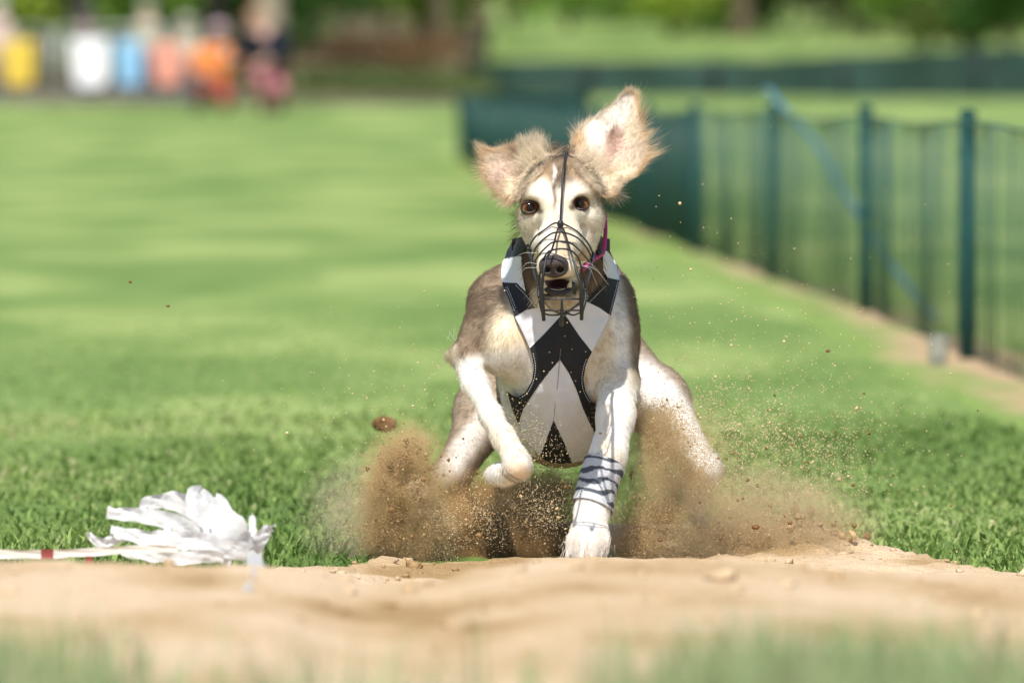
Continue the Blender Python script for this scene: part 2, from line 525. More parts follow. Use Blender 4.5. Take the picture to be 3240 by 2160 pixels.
for y0, y1 in zip(FY[:-1], FY[1:]):
    mb = MB()
    q = (4 if y0 > 40 else 5)
    L_ = y1 - y0
    sag = lambda y: -0.013 * math.sin(math.pi * (y - y0) / L_) ** 2 * (1 if y0 < 40 else .4)
    yy_ = np.sort(np.r_[np.arange(y0, y1, 0.058), rng.uniform(y0, y1, int(L_ / .25)), y0 + (y1 - y0) * rng.beta(2, 5, int(L_ / .9))])
    for y in yy_:
        x = float(np.interp(y, [y0, y1], [float(fence_x(y0)), float(fence_x(y1))])) + .004 * math.sin(y * 3.1)
        gz = float(ground_z(np.array(x), np.array(y)))
        mb.tube([(x, y, gz + 0.01), (x + rng.normal(0, .002), y + rng.normal(0, .008), gz + FH + sag(y))], 0.0011, q)
    for zc in [0.03, FH * .5, FH]:
        P0 = np.array([(float(fence_x(y0)) + (float(fence_x(y1)) - float(fence_x(y0))) * (y - y0) / L_, y, float(ground_z(np.array(fence_x(y)), np.array(y))) + zc + sag(y) * (zc / FH)) for y in np.linspace(y0, y1, 9)])
        mb.tube(P0, 0.0010 if zc < FH else 0.0040, q)
    o = mb.build('wire_panel', m_net, fence)
    o['kind'] = 'stuff'
# closed far end of the fence, covered with dark green screen cloth
m_scr = mat('screen_cloth', (0.008, 0.036, 0.031), 0.85, 0.25, 3, spec=0.2, bump=0.3, bscale=300)
m_scr2 = mat('screen_cloth_grey', (0.030, 0.062, 0.050), 0.8, 0.25, 1.5, spec=0.2, bump=0.3, bscale=300)
def cloth_band(P, h0, h1, m, name, parent, thick=0.01):
    """hanging cloth along ground points P, slightly wavy"""
    V, F = [], []
    P = np.asarray(P, float)
    n, k = len(P), 5
    for i, p in enumerate(P):
        for j in range(k):
            f = j / (k - 1)
            V.append((p[0] + 0.01 * math.sin(i * 1.7 + j), p[1] + 0.012 * math.sin(i * 0.9 + j * 0.8), p[2] + h0 + (h1 - h0) * f + (0.008 * math.sin(i * 0.7) if j == k - 1 else 0)))
    V = np.array(V)
    m_ = len(V)
    for i in range(n - 1):
        for j in range(k - 1):
            a = i * k + j
            F += [(a, a + k, a + k + 1, a + 1), (a + m_, a + 1 + m_, a + k + 1 + m_, a + k + m_)]
    V2 = V + np.array([0, thick, 0])
    return obj(name, fast_mesh(name, np.vstack([V, V2]), F), m, parent)
def along(y0, y1, n, dx=0.0):
    yy = np.linspace(y0, y1, n)
    xx = fence_x(yy) + dx
    return np.c_[xx, yy, ground_z(xx, yy)]
pp = along(34.7, 74, 80, 0.03)
cloth_band(pp, 0.02, FH - 0.02, m_scr, 'screen_cloth', fence)
pe = np.array([(x, 74.05, float(ground_z(np.array(x), np.array(74.05)))) for x in np.linspace(-0.43, 0.62, 12)])
cloth_band(pe, 0.02, FH - 0.01, m_scr, 'screen_cloth', fence)

# windbreak fence across the far meadow
far = empty('screen_fence', (3.0, 146, 0.5))
tag(far, 'long dark grey green screened fence across the far meadow', 'fence')
fx = np.linspace(-0.72, 20, 80)
fyy = np.interp(fx, [-0.72, 4, 8, 13, 20], [146, 146, 141, 134, 126])
gz = ground_z(fx, fyy)
topz = np.array([CAM_H - (np.interp(1620 + a / b * FPX, [1480, 2400, 2700, 3240, 4200], [192, 190, 172, 148, 140]) - HOR) * b / FPX for a, b in zip(fx, fyy)])
V, F = [], []
for i in range(len(fx)):
    for j, f in enumerate((0, 0.5, 1)):
        V.append((fx[i] + 0.02 * math.sin(i * 1.3 + j), fyy[i] + 0.05 * math.sin(i * 0.8 + j), gz[i] - 0.02 + (topz[i] - gz[i] + 0.02) * f))
m_ = len(V)
for i in range(len(fx) - 1):
    for j in range(2):
        a = i * 3 + j
        F += [(a, a + 3, a + 4, a + 1), (a + m_, a + 1 + m_, a + 4 + m_, a + 3 + m_)]
V = np.array(V)
obj('screen_cloth', fast_mesh('screen_cloth', np.vstack([V, V + np.array([0, 0.03, 0])]), F), m_scr2, far)
m_dpost = mat('dark_post', (0.012, 0.018, 0.018), 0.6)
for xx in (-0.70, 1.2, 3.1, 5.05, 7.0, 8.6, 10.6, 12.6):
    yy = float(np.interp(xx, fx, fyy)) - 0.06
    g0 = float(ground_z(np.array(xx), np.array(yy)))
    MB().tube([(xx, yy, g0 - 0.05), (xx, yy, g0 + 0.3), (xx, yy, float(np.interp(xx, fx, topz)) + 0.03)], 0.075 if 3 < xx < 3.3 else 0.05, 10).build('post', m_dpost, far)

# hose hung over the green fence
m_hose = mat('hose', (0.07, 0.20, 0.25), 0.4, 0.1, 10)
hp = [(2405, 300, 30.2), (2435, 288, 29.6), (2470, 335, 29.2), (2520, 385, 28.8), (2590, 470, 28.3), (2660, 590, 27.5), (2740, 720, 26.6), (2830, 850, 25.8), (2910, 950, 25.1), (2960, 1005, 24.6)]
hq = [W(a, b, c) for a, b, c in hp]
tag(MB().tube(crom(hq, 6), 0.009, 10).build('hose', m_hose), 'pale blue hose slung over the green mesh fence', 'hose')

# clear cup at the foot of the fence
def cup(c):
    prof = [(0.018, 0.0), (0.0195, 0.02), (0.021, 0.04), (0.0235, 0.062), (0.0245, 0.064), (0.0228, 0.0615), (0.0203, 0.04), (0.0175, 0.003), (0.0, 0.003)]
    s = 24
    V, F = [], []
    for r, z in prof:
        for j in range(s):
            a = 2 * math.pi * j / s
            V.append((r * math.cos(a), r * math.sin(a), z))
    for i in range(len(prof) - 1):
        for j in range(s):
            k = (j + 1) % s
            F.append((i * s + j, i * s + k, (i + 1) * s + k, (i + 1) * s + j))
    t = NT('clear_plastic')
    t.p.inputs['Base Color'].default_value = (.70, .72, .70, 1)
    t.p.inputs['Transmission Weight'].default_value = 0.85
    t.p.inputs['Roughness'].default_value = 0.25
    t.p.inputs['IOR'].default_value = 1.3
    o = obj('plastic_cup', fast_mesh('plastic_cup', np.array(V), F), t.m)
    o.location = c
    return tag(o, 'small clear plastic cup standing by the fence foot', 'cup')
yc = 20.3
xc = (2968 - 1620) * yc / FPX
cup((xc, yc, float(ground_z(np.array(xc), np.array(yc))) + 0.008))
print('fences', round(time.time() - T0, 1))
# ------------------------------------------------------------------ crowd barriers with racing blankets
m_galv = mat('galvanised', (0.42, 0.44, 0.42), 0.45, 0.15, 5, metal=0.3)
BY = 128.0
def gz1(x, y):
    return float(ground_z(np.array(float(x)), np.array(float(y))))
def barrier():
    r = empty('crowd_barrier')
    w, h = 1.9, 1.02
    mb = MB()
    c = [(-w / 2, 0, 0.12), (-w / 2, 0, h - 0.1), (-w / 2 + 0.1, 0, h), (w / 2 - 0.1, 0, h), (w / 2, 0, h - 0.1), (w / 2, 0, 0.12), (-w / 2, 0, 0.12)]
    for a, b in zip(c[:-1], c[1:]):
        mb.tube([a, b], 0.02, 8)
    mb.tube([(-w / 2, 0, 0.88), (w / 2, 0, 0.88)], 0.014, 8)
    parts = [('frame', mb.mesh('frame'))]
    bar = MB().tube([(0, 0, 0.12), (0, 0, 0.88)], 0.011, 6).mesh('bar')
    foot = MB().tube([(0, -0.25, 0.02), (0, -0.06, 0.06), (0, 0, 0.12), (0, 0.06, 0.06), (0, 0.25, 0.02)], 0.018, 8).mesh('foot')
    return parts, bar, foot, w
bp_, bar_me, foot_me, bw = barrier()
for m_ in [p[1] for p in bp_] + [bar_me, foot_me]:
    m_.materials.append(m_galv)
BL = ['crowd barrier with the yellow blanket, cut by the picture edge', 'crowd barrier hung with the white, blue and salmon blankets']
for i in range(2):
    cx = [-7.15, -5.22][i]
    z = gz1(cx, BY)
    r = [o for o in bpy.data.objects if o.name == 'crowd_barrier' and 'label' not in o]
    root = r[0] if r else empty('crowd_barrier')
    root.location = (cx, BY, z)
    tag(root, BL[i], 'barrier', 'crowd barriers at the far edge of the lawn')
    def put(nm, me, x=0.0):
        o = bpy.data.objects.new(nm, me); COL.objects.link(o); o.parent = root; o.location = (x, 0, 0)
    put('frame', bp_[0][1])
    for k in range(12):
        put('bar', bar_me, -bw / 2 + bw * (k + 1) / 13)
    for s in (-1, 1):
        put('foot', foot_me, s * bw * 0.36)

def blanket(px0, px1, py0, py1, colr, label, yoff=-0.06):
    """racing blanket folded over the top rail"""
    Y = BY + yoff
    x0, x1 = [(p - 1620) * Y / FPX for p in (px0, px1)]
    z0, z1 = [CAM_H - (p - HOR) * Y / FPX for p in (py1, py0)]
    n, k = 14, 12
    V, F = [], []
    for side in (0, 1):
        for i in range(n + 1):
            u = i / n
            for j in range(k + 1):
                v = j / k
                inset = 0.02 * math.sin(v * 5 + i) * 0.3 + 0.035 * (1 - v) ** 4 * (1 if u < .5 else -1) * (abs(u - .5) * 2) ** 6
                zz = z0 + (z1 - z0) * v + 0.03 * (abs(u - .5) * 2) ** 4 * (1 - v) ** 2
                yy = Y - 0.02 - 0.035 * math.sin(u * 9 + v * 2) * (1 - v) - 0.02 * (1 - v)
                if side:
                    yy = BY + (BY - yy) * 0.8
                    zz = z1 - (z1 - zz) * 0.6
                V.append((x0 + (x1 - x0) * u + inset, yy, zz))
    m_ = (n + 1) * (k + 1)
    for s in (0, 1):
        for i in range(n):
            for j in range(k):
                a = s * m_ + i * (k + 1) + j
                F.append((a, a + k + 1, a + k + 2, a + 1))
    for i in range(n):
        a = i * (k + 1) + k
        F.append((a, a + k + 1, a + k + 1 + m_, a + m_))
    o = obj('racing_blanket', fast_mesh('racing_blanket', np.array(V), F), mat('blanket', colr, 0.8, 0.05, 3, spec=0.2))
    return tag(o, label, 'blanket', 'racing blankets hung on the barriers')
blanket(8, 110, 130, 272, (0.66, 0.47, 0.07), 'yellow racing blanket hung on the barrier')
blanket(230, 342, 128, 274, (0.80, 0.80, 0.80), 'white racing blanket hung on the barrier')
blanket(368, 450, 132, 272, (0.25, 0.47, 0.66), 'sky blue racing blanket hung on the barrier')
blanket(484, 576, 136, 270, (0.66, 0.29, 0.21), 'salmon pink racing blanket hung on the barrier')

# ------------------------------------------------------------------ people far off: skinned figures, one body each
def skin_body(name, nodes, edges, m, parent, sub=1):
    """nodes: list of (x, y, z, r); edges between them -> Skin + Subdivision, baked into a mesh"""
    me = bpy.data.meshes.new(name)
    me.from_pydata([n[:3] for n in nodes], edges, [])
    o = bpy.data.objects.new(name, me)
    COL.objects.link(o)
    md = o.modifiers.new('skin', 'SKIN')
    for i, n in enumerate(nodes):
        me.skin_vertices[0].data[i].radius = (n[3], n[3]) if len(n) == 4 else (n[3], n[4])
    me.skin_vertices[0].data[0].use_root = True
    o.modifiers.new('sub', 'SUBSURF').levels = sub + 1
    dg = bpy.context.evaluated_depsgraph_get()
    nm = bpy.data.meshes.new_from_object(o.evaluated_get(dg))
    bpy.data.objects.remove(o)
    nm.name = name
    nm.materials.clear()
    nm.polygons.foreach_set('use_smooth', np.ones(len(nm.polygons), dtype=bool))
    nm.materials.append(m)
    return obj(name, nm, None, parent)

def region_mat(name, regions, default):
    """clothing by height and place is set per face afterwards"""
    return mat(name, default, 0.75, 0.08, 20, spec=0.2)

def person(px, base_py, Y, label, joints, cols, hair, hat=None, bulk=1.35):
    """joints in metres relative to the base; cols: skin, top, legs, shoes"""
    bx = (px - 1620) * Y / FPX
    bz = gz1(bx, Y)
    root = empty('person', (bx, Y, bz))
    tag(root, label, 'person')
    J_ = {k: np.array(v, float) for k, v in joints.items()}
    order = ['pelvis', 'waist', 'chest', 'neck', 'head', 'crown', 'shl', 'ell', 'wrl', 'hal', 'shr', 'elr', 'wrr', 'har', 'hpl', 'knl', 'anl', 'tol', 'hpr', 'knr', 'anr', 'tor']
    zone = dict(pelvis='legs', waist='top', chest='top', neck='skin', head='skin', crown='hair', shl='top', ell='sleeve', wrl='skin', hal='skin', shr='top', elr='sleeve', wrr='skin', har='skin',
                hpl='legs', knl='knee', anl='shin', tol='shoes', hpr='legs', knr='knee', anr='shin', tor='shoes')
    rad = dict(pelvis=.15, waist=.135, chest=.15, neck=.062, head=.095, crown=.075, shl=.075, ell=.048, wrl=.034, hal=.042, shr=.075, elr=.048, wrr=.034, har=.042,
               hpl=.095, knl=.065, anl=.045, tol=.045, hpr=.095, knr=.065, anr=.045, tor=.045)
    nodes = [(*(J_[k] * 1.06 + np.array([bx, Y, bz])), rad[k] * (bulk if zone[k] in ('top', 'sleeve') else 1.35 if zone[k] not in ('skin', 'hair') else 1.15)) for k in order]
    ed = [(0, 1), (1, 2), (2, 3), (3, 4), (4, 5), (2, 6), (6, 7), (7, 8), (8, 9), (2, 10), (10, 11), (11, 12), (12, 13), (0, 14), (14, 15), (15, 16), (16, 17), (0, 18), (18, 19), (19, 20), (20, 21)]
    o = skin_body('body', nodes, ed, None, root) if False else skin_body('body', nodes, ed, mat('person', (1, 1, 1), .75, .08, 20, spec=.2, attr='col'), root)
    V = np.array([v.co for v in o.data.vertices])
    N_ = np.array([n[:3] for n in nodes])
    # nearest point on each bone, coloured by the nearer joint
    best = np.full(len(V), 9.0); lab = np.zeros(len(V), int)
    for a, b in ed:
        ab = N_[b] - N_[a]
        t = np.clip(((V - N_[a]) @ ab) / (ab @ ab), 0, 1)
        d = np.linalg.norm(V - N_[a] - t[:, None] * ab, axis=1)
        m_ = d < best
        best = np.where(m_, d, best)
        lab = np.where(m_, np.where(t > 0.55, b, a), lab)
    cc = np.array([cols[zone[order[i]]] for i in range(len(order))])
    set_col(o.data, cc[lab])
    hc = np.array(nodes[4][:3])
    if hat:
        MB().ell(hc + np.array([0, 0, .075]), (.125, .13, .085), 14, 9).build('hat', mat('hat', hat, .8), root)
    else:
        MB().ell(hc + np.array([0, .025, .045]), (.102, .105, .105), 14, 9).build('hair', mat('hair', hair, .6), root)
    # face
    fm = np.array(joints.get('face', (0, -1, 0)), float)
    MB().ell(hc + fm * .10 + np.array([0, 0, -.01]), (.016, .018, .024), 8, 6).build('nose', mat('skin_nose', cols['skin'], .6), root)
    sd = np.cross(fm, [0, 0, 1])
    for s in (-1, 1):
        MB().ell(hc + fm * .088 + sd * .035 * s + np.array([0, 0, .022]), (.011, .011, .009), 8, 6).build('eye', mat('eye_dark', (.02, .015, .01), .3), root)
    return root
SK = (.55, .34, .26)
person(832, 352, 116.0, 'person in a navy shirt and dusty pink trousers crouching beside the pale tree trunk',
       dict(pelvis=(.06, 0, .42), waist=(.08, -.02, .58), chest=(.02, -.04, .80), neck=(-.04, -.06, .98), head=(-.09, -.10, 1.10), crown=(-.08, -.08, 1.20),
            shl=(-.14, -.08, .88), ell=(-.30, -.16, .72), wrl=(-.42, -.22, .62), hal=(-.50, -.24, .58), shr=(.18, -.05, .88), elr=(.16, -.22, .66), wrr=(-.02, -.34, .58), har=(-.08, -.38, .56),
            hpl=(-.04, -.02, .38), knl=(-.02, -.40, .44), anl=(.06, -.22, .07), tol=(0, -.40, .04), hpr=(.16, -.02, .38), knr=(.22, -.40, .30), anr=(.20, -.10, .07), tor=(.17, -.28, .04), face=(-.6, -.8, 0)),
       dict(skin=SK, top=(.010, .013, .024), sleeve=(.010, .013, .024), legs=(.36, .13, .15), knee=(.42, .16, .18), shin=(.36, .13, .15), shoes=(.02, .02, .022), hair=(.2, .13, .07)), (.30, .17, .08), bulk=2.0)
person(676, 346, 117.0, 'person in a bright orange vest and grey cap kneeling beside the barrier end',
       dict(pelvis=(.02, 0, .30), waist=(.02, -.03, .44), chest=(.02, -.08, .64), neck=(.04, -.10, .80), head=(.06, -.13, .90), crown=(.06, -.12, .99),
            shl=(-.13, -.10, .70), ell=(-.20, -.22, .52), wrl=(-.08, -.34, .40), hal=(0, -.38, .38), shr=(.16, -.10, .70), elr=(.26, -.20, .58), wrr=(.36, -.24, .62), har=(.42, -.25, .64),
            hpl=(-.08, 0, .27), knl=(-.12, -.36, .30), anl=(-.16, -.12, .06), tol=(-.20, -.26, .04), hpr=(.12, 0, .27), knr=(.14, -.34, .12), anr=(.14, .05, .07), tor=(.14, .14, .05), face=(.5, -.86, 0)),
       dict(skin=(.45, .27, .24), top=(.85, .25, .04), sleeve=(.80, .22, .04), legs=(.30, .07, .05), knee=(.30, .07, .05), shin=(.10, .08, .08), shoes=(.05, .05, .05), hair=(.35, .25, .26)), (.3, .2, .2), hat=(.42, .30, .33))
def stander(px, base_py, Y, label, top, hat, h=1.0):
    s = h
    j = dict(pelvis=(0, 0, .92), waist=(0, 0, 1.05), chest=(0, 0, 1.28), neck=(0, 0, 1.47), head=(0, -.02, 1.60), crown=(0, 0, 1.70), shl=(-.17, 0, 1.38), ell=(-.25, -.02, 1.12), wrl=(-.24, -.12, .92), hal=(-.22, -.16, .85),
             shr=(.17, 0, 1.38), elr=(.25, -.02, 1.12), wrr=(.24, -.12, .92), har=(.22, -.16, .85), hpl=(-.09, 0, .86), knl=(-.10, -.02, .48), anl=(-.10, .02, .08), tol=(-.12, -.14, .04), hpr=(.09, 0, .86), knr=(.10, -.02, .48), anr=(.10, .02, .08), tor=(.12, -.14, .04))
    j = {k: tuple(np.array(v) * s) for k, v in j.items()}
    person(px, base_py, Y, label, j, dict(skin=SK, top=top, sleeve=top, legs=(.10, .10, .11), knee=(.10, .10, .11), shin=(.10, .10, .11), shoes=(.03, .03, .03), hair=hat), (.3, .25, .2), hat=hat)
SAGE = (.36, .38, .26)
stander(468, 342, 133.0, 'spectator in a pale sage coat behind the blue blanket', SAGE, (.40, .42, .30), 0.72)
stander(592, 348, 133.5, 'spectator in a pale sage coat behind the end of the barriers', SAGE, (.40, .42, .30), 0.62)
stander(272, 342, 134.0, 'spectator in a dark grey coat behind the white blanket', (.07, .07, .07), (.08, .08, .085), 0.66)
stander(-6, 342, 131.0, 'spectator in a pale pink coat cut off by the picture edge', (.62, .45, .42), (.7, .66, .62), 0.72)

# ------------------------------------------------------------------ trees and shrubs
LEAFM = {}
def leaf_mat(c):
    k = tuple(c)
    if k not in LEAFM:
        LEAFM[k] = mat('leaf', c, 0.5, 0.35, 2.0, spec=0.3, trans=0.40)
    return LEAFM[k]
def leaf_cloud(name, blobs, n, size, m, parent):
    """many leaf-sized quads spread through ellipsoid clumps (centre, radius)"""
    w = np.array([b[1][0] * b[1][1] * b[1][2] for b in blobs]) ** 0.66
    idx = rng.choice(len(blobs), n, p=w / w.sum())
    c = np.array([b[0] for b in blobs])[idx]
    r = np.array([b[1] for b in blobs])[idx]
    d = rng.normal(0, 1, (n, 3)); d /= np.linalg.norm(d, axis=1)[:, None]
    P = c + r * d * (rng.uniform(0.35, 1.05, n) ** 0.6)[:, None]
    u = rng.normal(0, 1, (n, 3)); u /= np.linalg.norm(u, axis=1)[:, None]
    v = np.cross(u, rng.normal(0, 1, (n, 3))); v /= np.linalg.norm(v, axis=1)[:, None]
    s = rng.uniform(0.6, 1.3, n)[:, None] * size
    V = np.stack([P - u * s, P + v * s * 0.45, P + u * s, P - v * s * 0.45], 1).reshape(-1, 3)
    F = np.arange(4 * n).reshape(-1, 4)
    return obj(name, fast_mesh(name, V, F, False), m, parent)
def clumps(c, R_, n, rmin=0.25, rmax=0.5):
    out = []
    for _ in range(n):
        d = rng.normal(0, 1, 3); d /= np.linalg.norm(d)
        q = rng.uniform(0.2, 0.85)
        f = rng.uniform(rmin, rmax)
        out.append((np.array(c) + np.array(R_) * d * q, np.array(R_) * f))
    return out
def tree(px, Y, r, h, label, bark, leaf, crown_r, crown_z, n=2600, base=None):
    x = (px - 1620) * Y / FPX
    z = (float(litter_z(np.array(x), np.array(Y))) if x < 2 else gz1(x, Y)) - 0.05
    root = empty('tree', (x, Y, z))
    tag(root, label, 'tree', 'trees at the far edge of the meadow')
    mb = MB()
    tp = [(x, Y, z - .3), (x + .02, Y, z + .4), (x - .03, Y, z + h * .4), (x + .05, Y, z + h * .75), (x, Y, z + h)]
    mb.tube(crom(tp, 5), [r * 1.5, r * 1.08, r, r * .85, r * .45], 14)
    for k in range(5):
        a = rng.uniform(0, 6.28)
        q = np.array([x, Y, z + h * rng.uniform(.6, .95)])
        e = q + np.array([math.cos(a) * crown_r * .7, math.sin(a) * crown_r * .7, crown_r * rng.uniform(.3, .8)])
        mb.tube(crom([q, (q + e) / 2 + np.array([0, 0, .2]), e], 4), [r * .4, r * .25, r * .08], 7)
    mb.build('trunk', bark, root)
    leaf_cloud('crown', clumps((x, Y, z + crown_z), (crown_r, crown_r, crown_r * .75), 22), n, 0.16, leaf_mat(leaf), root)
m_bark_d = mat('bark_dark', (0.030, 0.024, 0.018), 0.9, 0.4, 6, bump=1, bscale=20)
m_bark_p = mat('bark_pale', (0.28, 0.235, 0.165), 0.9, 0.3, 4, bump=1, bscale=20)
m_bark_m = mat('bark_brown', (0.11, 0.085, 0.05), 0.9, 0.4, 5, bump=1, bscale=20)
tree(258, 141, .16, 5.5, 'slim dark tree trunk rising behind the white blanket', m_bark_d, (.075, .15, .02), 2.6, 6.4)
tree(682, 142, .15, 5.8, 'slim dark tree trunk behind the person in the orange vest', m_bark_d, (.07, .14, .02), 2.6, 6.6)
tree(858, 139, .21, 6.4, 'thick pale tree trunk behind the crouching person', m_bark_p, (.09, .17, .025), 3.0, 7.2)
tree(1395, 158, .13, 5.2, 'slender brown tree at the end of the dark fence', m_bark_m, (.10, .17, .03), 2.2, 6.0)
tree(2345, 199, .22, 6, 'brown tree standing on the grassy bank', m_bark_m, (.08, .13, .025), 3.0, 6.5)
tree(2990, 192, .22, 6, 'pale brown tree at the top of the bank by the picture edge', m_bark_p, (.10, .13, .03), 3.2, 6.8)

def shrub(px, Y, w, h, leaf, label, n=2200, lift=0.0, size=0.11):
    x = (px - 1620) * Y / FPX
    z = (float(litter_z(np.array(x), np.array(Y))) if x < 2.4 else gz1(x, Y)) + lift
    root = empty('shrub', (x, Y, z))
    tag(root, label, 'shrub', 'shrubs at the edge of the wood')
    mb = MB()
    for k in range(6):
        a = rng.uniform(0, 6.28)
        mb.tube(crom([(x, Y, z - .1), (x + math.cos(a) * w * .15, Y + math.sin(a) * w * .1, z + h * .4), (x + math.cos(a) * w * .4, Y + math.sin(a) * w * .3, z + h * .85)], 4), [.035, .02, .008], 6)
    mb.build('stem', m_bark_m, root)
    leaf_cloud('foliage', clumps((x, Y, z + h * .5), (w / 2, w * .35, h / 2), 16, .25, .5), n, size, leaf_mat(leaf), root)
YG, MG, DG, OG = (.34, .46, .06), (.19, .33, .045), (.055, .14, .022), (.24, .22, .06)
for px, Y, w, h, c, lb in (
        (60, 150, 2.6, 2.6, YG, 'yellow green shrub behind the yellow blanket'),
        (180, 158, 2.2, 2.8, MG, 'mid green shrub left of the first dark trunk'),
        (400, 150, 2.4, 2.5, MG, 'mid green shrub above the blue blanket'),
        (500, 162, 3.0, 3.4, YG, 'tall yellow green shrub between the two dark trunks'),
        (605, 152, 1.8, 2.3, DG, 'dark green shrub left of the second dark trunk'),
        (760, 160, 2.2, 3.2, DG, 'dark green shrub between the dark and the pale trunk'),
        (960, 156, 2.2, 3.0, DG, 'dark green shrub just past the pale trunk'),
        (1090, 166, 2.6, 3.2, (.05, .12, .018), 'deep green shrub above the rusty bank'),
        (1230, 172, 2.6, 3.0, MG, 'mid green shrub above the end of the rusty bank'),
        (1340, 162, 1.6, 2.4, YG, 'bright green shrub left of the slender brown tree'),
        (1480, 176, 2.6, 3.0, OG, 'olive brown shrub behind the end of the dark fence'),
        (1620, 178, 3.2, 2.6, YG, 'yellow green shrub right of the olive brown shrub'),
        (1800, 186, 3.4, 2.4, MG, 'light green shrub above the raised ear'),
        (1960, 194, 3.2, 2.4, OG, 'olive shrub where the grassy bank begins'),
        (2130, 198, 3.0, 2.2, YG, 'yellowish shrub on top of the bank'),
        (2330, 200, 3.6, 3.0, DG, 'dark shrub below the brown tree on the bank'),
        (2520, 200, 3.4, 3.0, (.045, .06, .016), 'brownish dark shrub in the middle of the bank top'),
        (2740, 194, 3.6, 3.0, (.06, .075, .02), 'dull olive shrub towards the end of the bank'),
        (2880, 184, 2.2, 1.8, MG, 'mid green shrub beside the pale brown tree'),
        (3060, 176, 2.4, 1.9, (.12, .17, .03), 'light olive shrub under the pale brown tree'),
        (3200, 172, 2.6, 2.3, DG, 'dark green shrub at the far end of the dark fence')):
    shrub(px, Y, w, h, c, lb)
# dense wood behind everything
bl = []
for k in range(150):
    x = rng.uniform(-30, 34); Y = rng.uniform(205, 250)
    z = gz1(x, Y)
    bl.append((np.array([x, Y, z + rng.uniform(.3, 5.5)]), np.array([2.2, 1.5, 1.7]) * rng.uniform(.6, 1.2)))
tag(leaf_cloud('distant_wood', bl, 26000, 0.32, leaf_mat((.15, .23, .045)), None), 'dense green wood closing the view', 'wood', kind='stuff')
# rusty bracken bank
bl = []
for k in range(26):
    px = rng.uniform(950, 1440); Y = rng.uniform(148, 152)
    x = (px - 1620) * Y / FPX
    bl.append((np.array([x, Y, CAM_H - (rng.uniform(130, 190) - HOR) * Y / FPX]), np.array([.5, .4, .16])))
tag(leaf_cloud('bracken', bl, 1500, 0.07, leaf_mat((.20, .115, .05)), None), 'rusty brown dead bracken below the dark shrubs', 'bracken', kind='stuff')
bl = []
for k in range(40):
    px = rng.uniform(900, 1500); Y = rng.uniform(134, 145)
    x = (px - 1620) * Y / FPX
    bl.append((np.array([x, Y, float(litter_z(np.array(x), np.array(Y))) + .1]), np.array([.5, .5, .2])))
tag(leaf_cloud('undergrowth', bl, 5200, 0.07, leaf_mat((.13, .17, .05)), None), 'dull olive undergrowth behind the gravel path', 'undergrowth', kind='stuff')
print('background', round(time.time() - T0, 1))
# ------------------------------------------------------------------ the dog: one implicit body, polygonised into one continuous mesh
def D(px, py, dy):
    return np.array(W(px, py, SUBJ + dy))

PR = []     # primitives: (kind, data, blend, sign, tag)
def cone(a, b, k=0.02, t='body', sq=None):
    """tapered limb between (px, py, dy, r px) a and b; sq = scale of (x, y, z) for flattened sections"""
    A, B = D(*a[:3]), D(*b[:3])
    PR.append(('c', (A, B, a[3] * (SUBJ + a[2]) / FPX, b[3] * (SUBJ + b[2]) / FPX, sq), k, 1, t))
def chain(pts, k=0.02, t='body', sq=None):
    for a, b in zip(pts[:-1], pts[1:]):
        cone(a, b, k, t, sq)
def ell(c, r, k=0.02, t='body', sign=1, rot=None):
    """ellipsoid; r in px for x and z, metres for depth"""
    Y = SUBJ + c[2]
    PR.append(('e', (D(*c), np.array([r[0] * Y / FPX, r[1], r[2] * Y / FPX]), rot), k, sign, t))

def rotm(ax, deg):
    return np.array(Matrix.Rotation(R(deg), 3, ax))

# torso
ell((1775, 1085, 0.085), (172, 0.105, 230), 0.03, 'torso')
ell((1775, 1210, 0.150), (168, 0.125, 235), 0.05, 'torso')
ell((1775, 1120, 0.24), (200, 0.22, 290), 0.04, 'torso')
ell((1772, 1315, 0.200), (140, 0.135, 132), 0.05, 'torso')          # keel of the deep chest
cone((1770, 900, 0.13, 130), (1790, 990, 0.48, 115), 0.05, 'torso')
cone((1790, 990, 0.48, 115), (1805, 1060, 0.68, 128), 0.05, 'torso')
ell((1790, 1130, 0.45), (150, 0.18, 170), 0.04, 'torso')
# neck
chain([(1780, 690, -0.045, 100), (1778, 830, 0.02, 122), (1772, 960, 0.06, 165), (1772, 1060, 0.08, 172)], 0.03, 'neck')
# shoulder blades and upper arms
chain([(1668, 858, 0.13, 66), (1574, 955, 0.08, 76), (1545, 1050, 0.045, 72)], 0.03, 'torso')
chain([(1890, 862, 0.13, 60), (1922, 950, 0.085, 62), (1930, 1060, 0.055, 68)], 0.03, 'torso')
ell((1600, 1075, 0.03), (100, 0.055, 115), 0.025, 'torso')
cone((1560, 1020, 0.035, 80), (1478, 1112, 0.02, 46), 0.018, 'limb')
cone((1478, 1114, 0.02, 34), (1424, 1124, 0.05, 17), 0.010, 'limb')            # point of the elbow
chain([(1470, 1140, 0.015, 41), (1504, 1215, -0.01, 38), (1554, 1315, -0.045, 33), (1594, 1385, -0.07, 34), (1632, 1450, -0.09, 41)], 0.012, 'limb')
ell((1640, 1476, -0.092), (42, 0.020, 38), 0.010, 'limb')
chain([(1640, 1482, -0.088, 38), (1600, 1497, -0.062, 37), (1572, 1500, -0.045, 34)], 0.008, 'limb')
for tx, ty, td, tr in ((1548, 1503, -0.034, 17), (1568, 1520, -0.050, 17), (1592, 1524, -0.062, 17), (1556, 1485, -0.03, 16)):
    cone((1590, 1500, -0.055, 22), (tx, ty, td, tr), 0.004, 'limb')
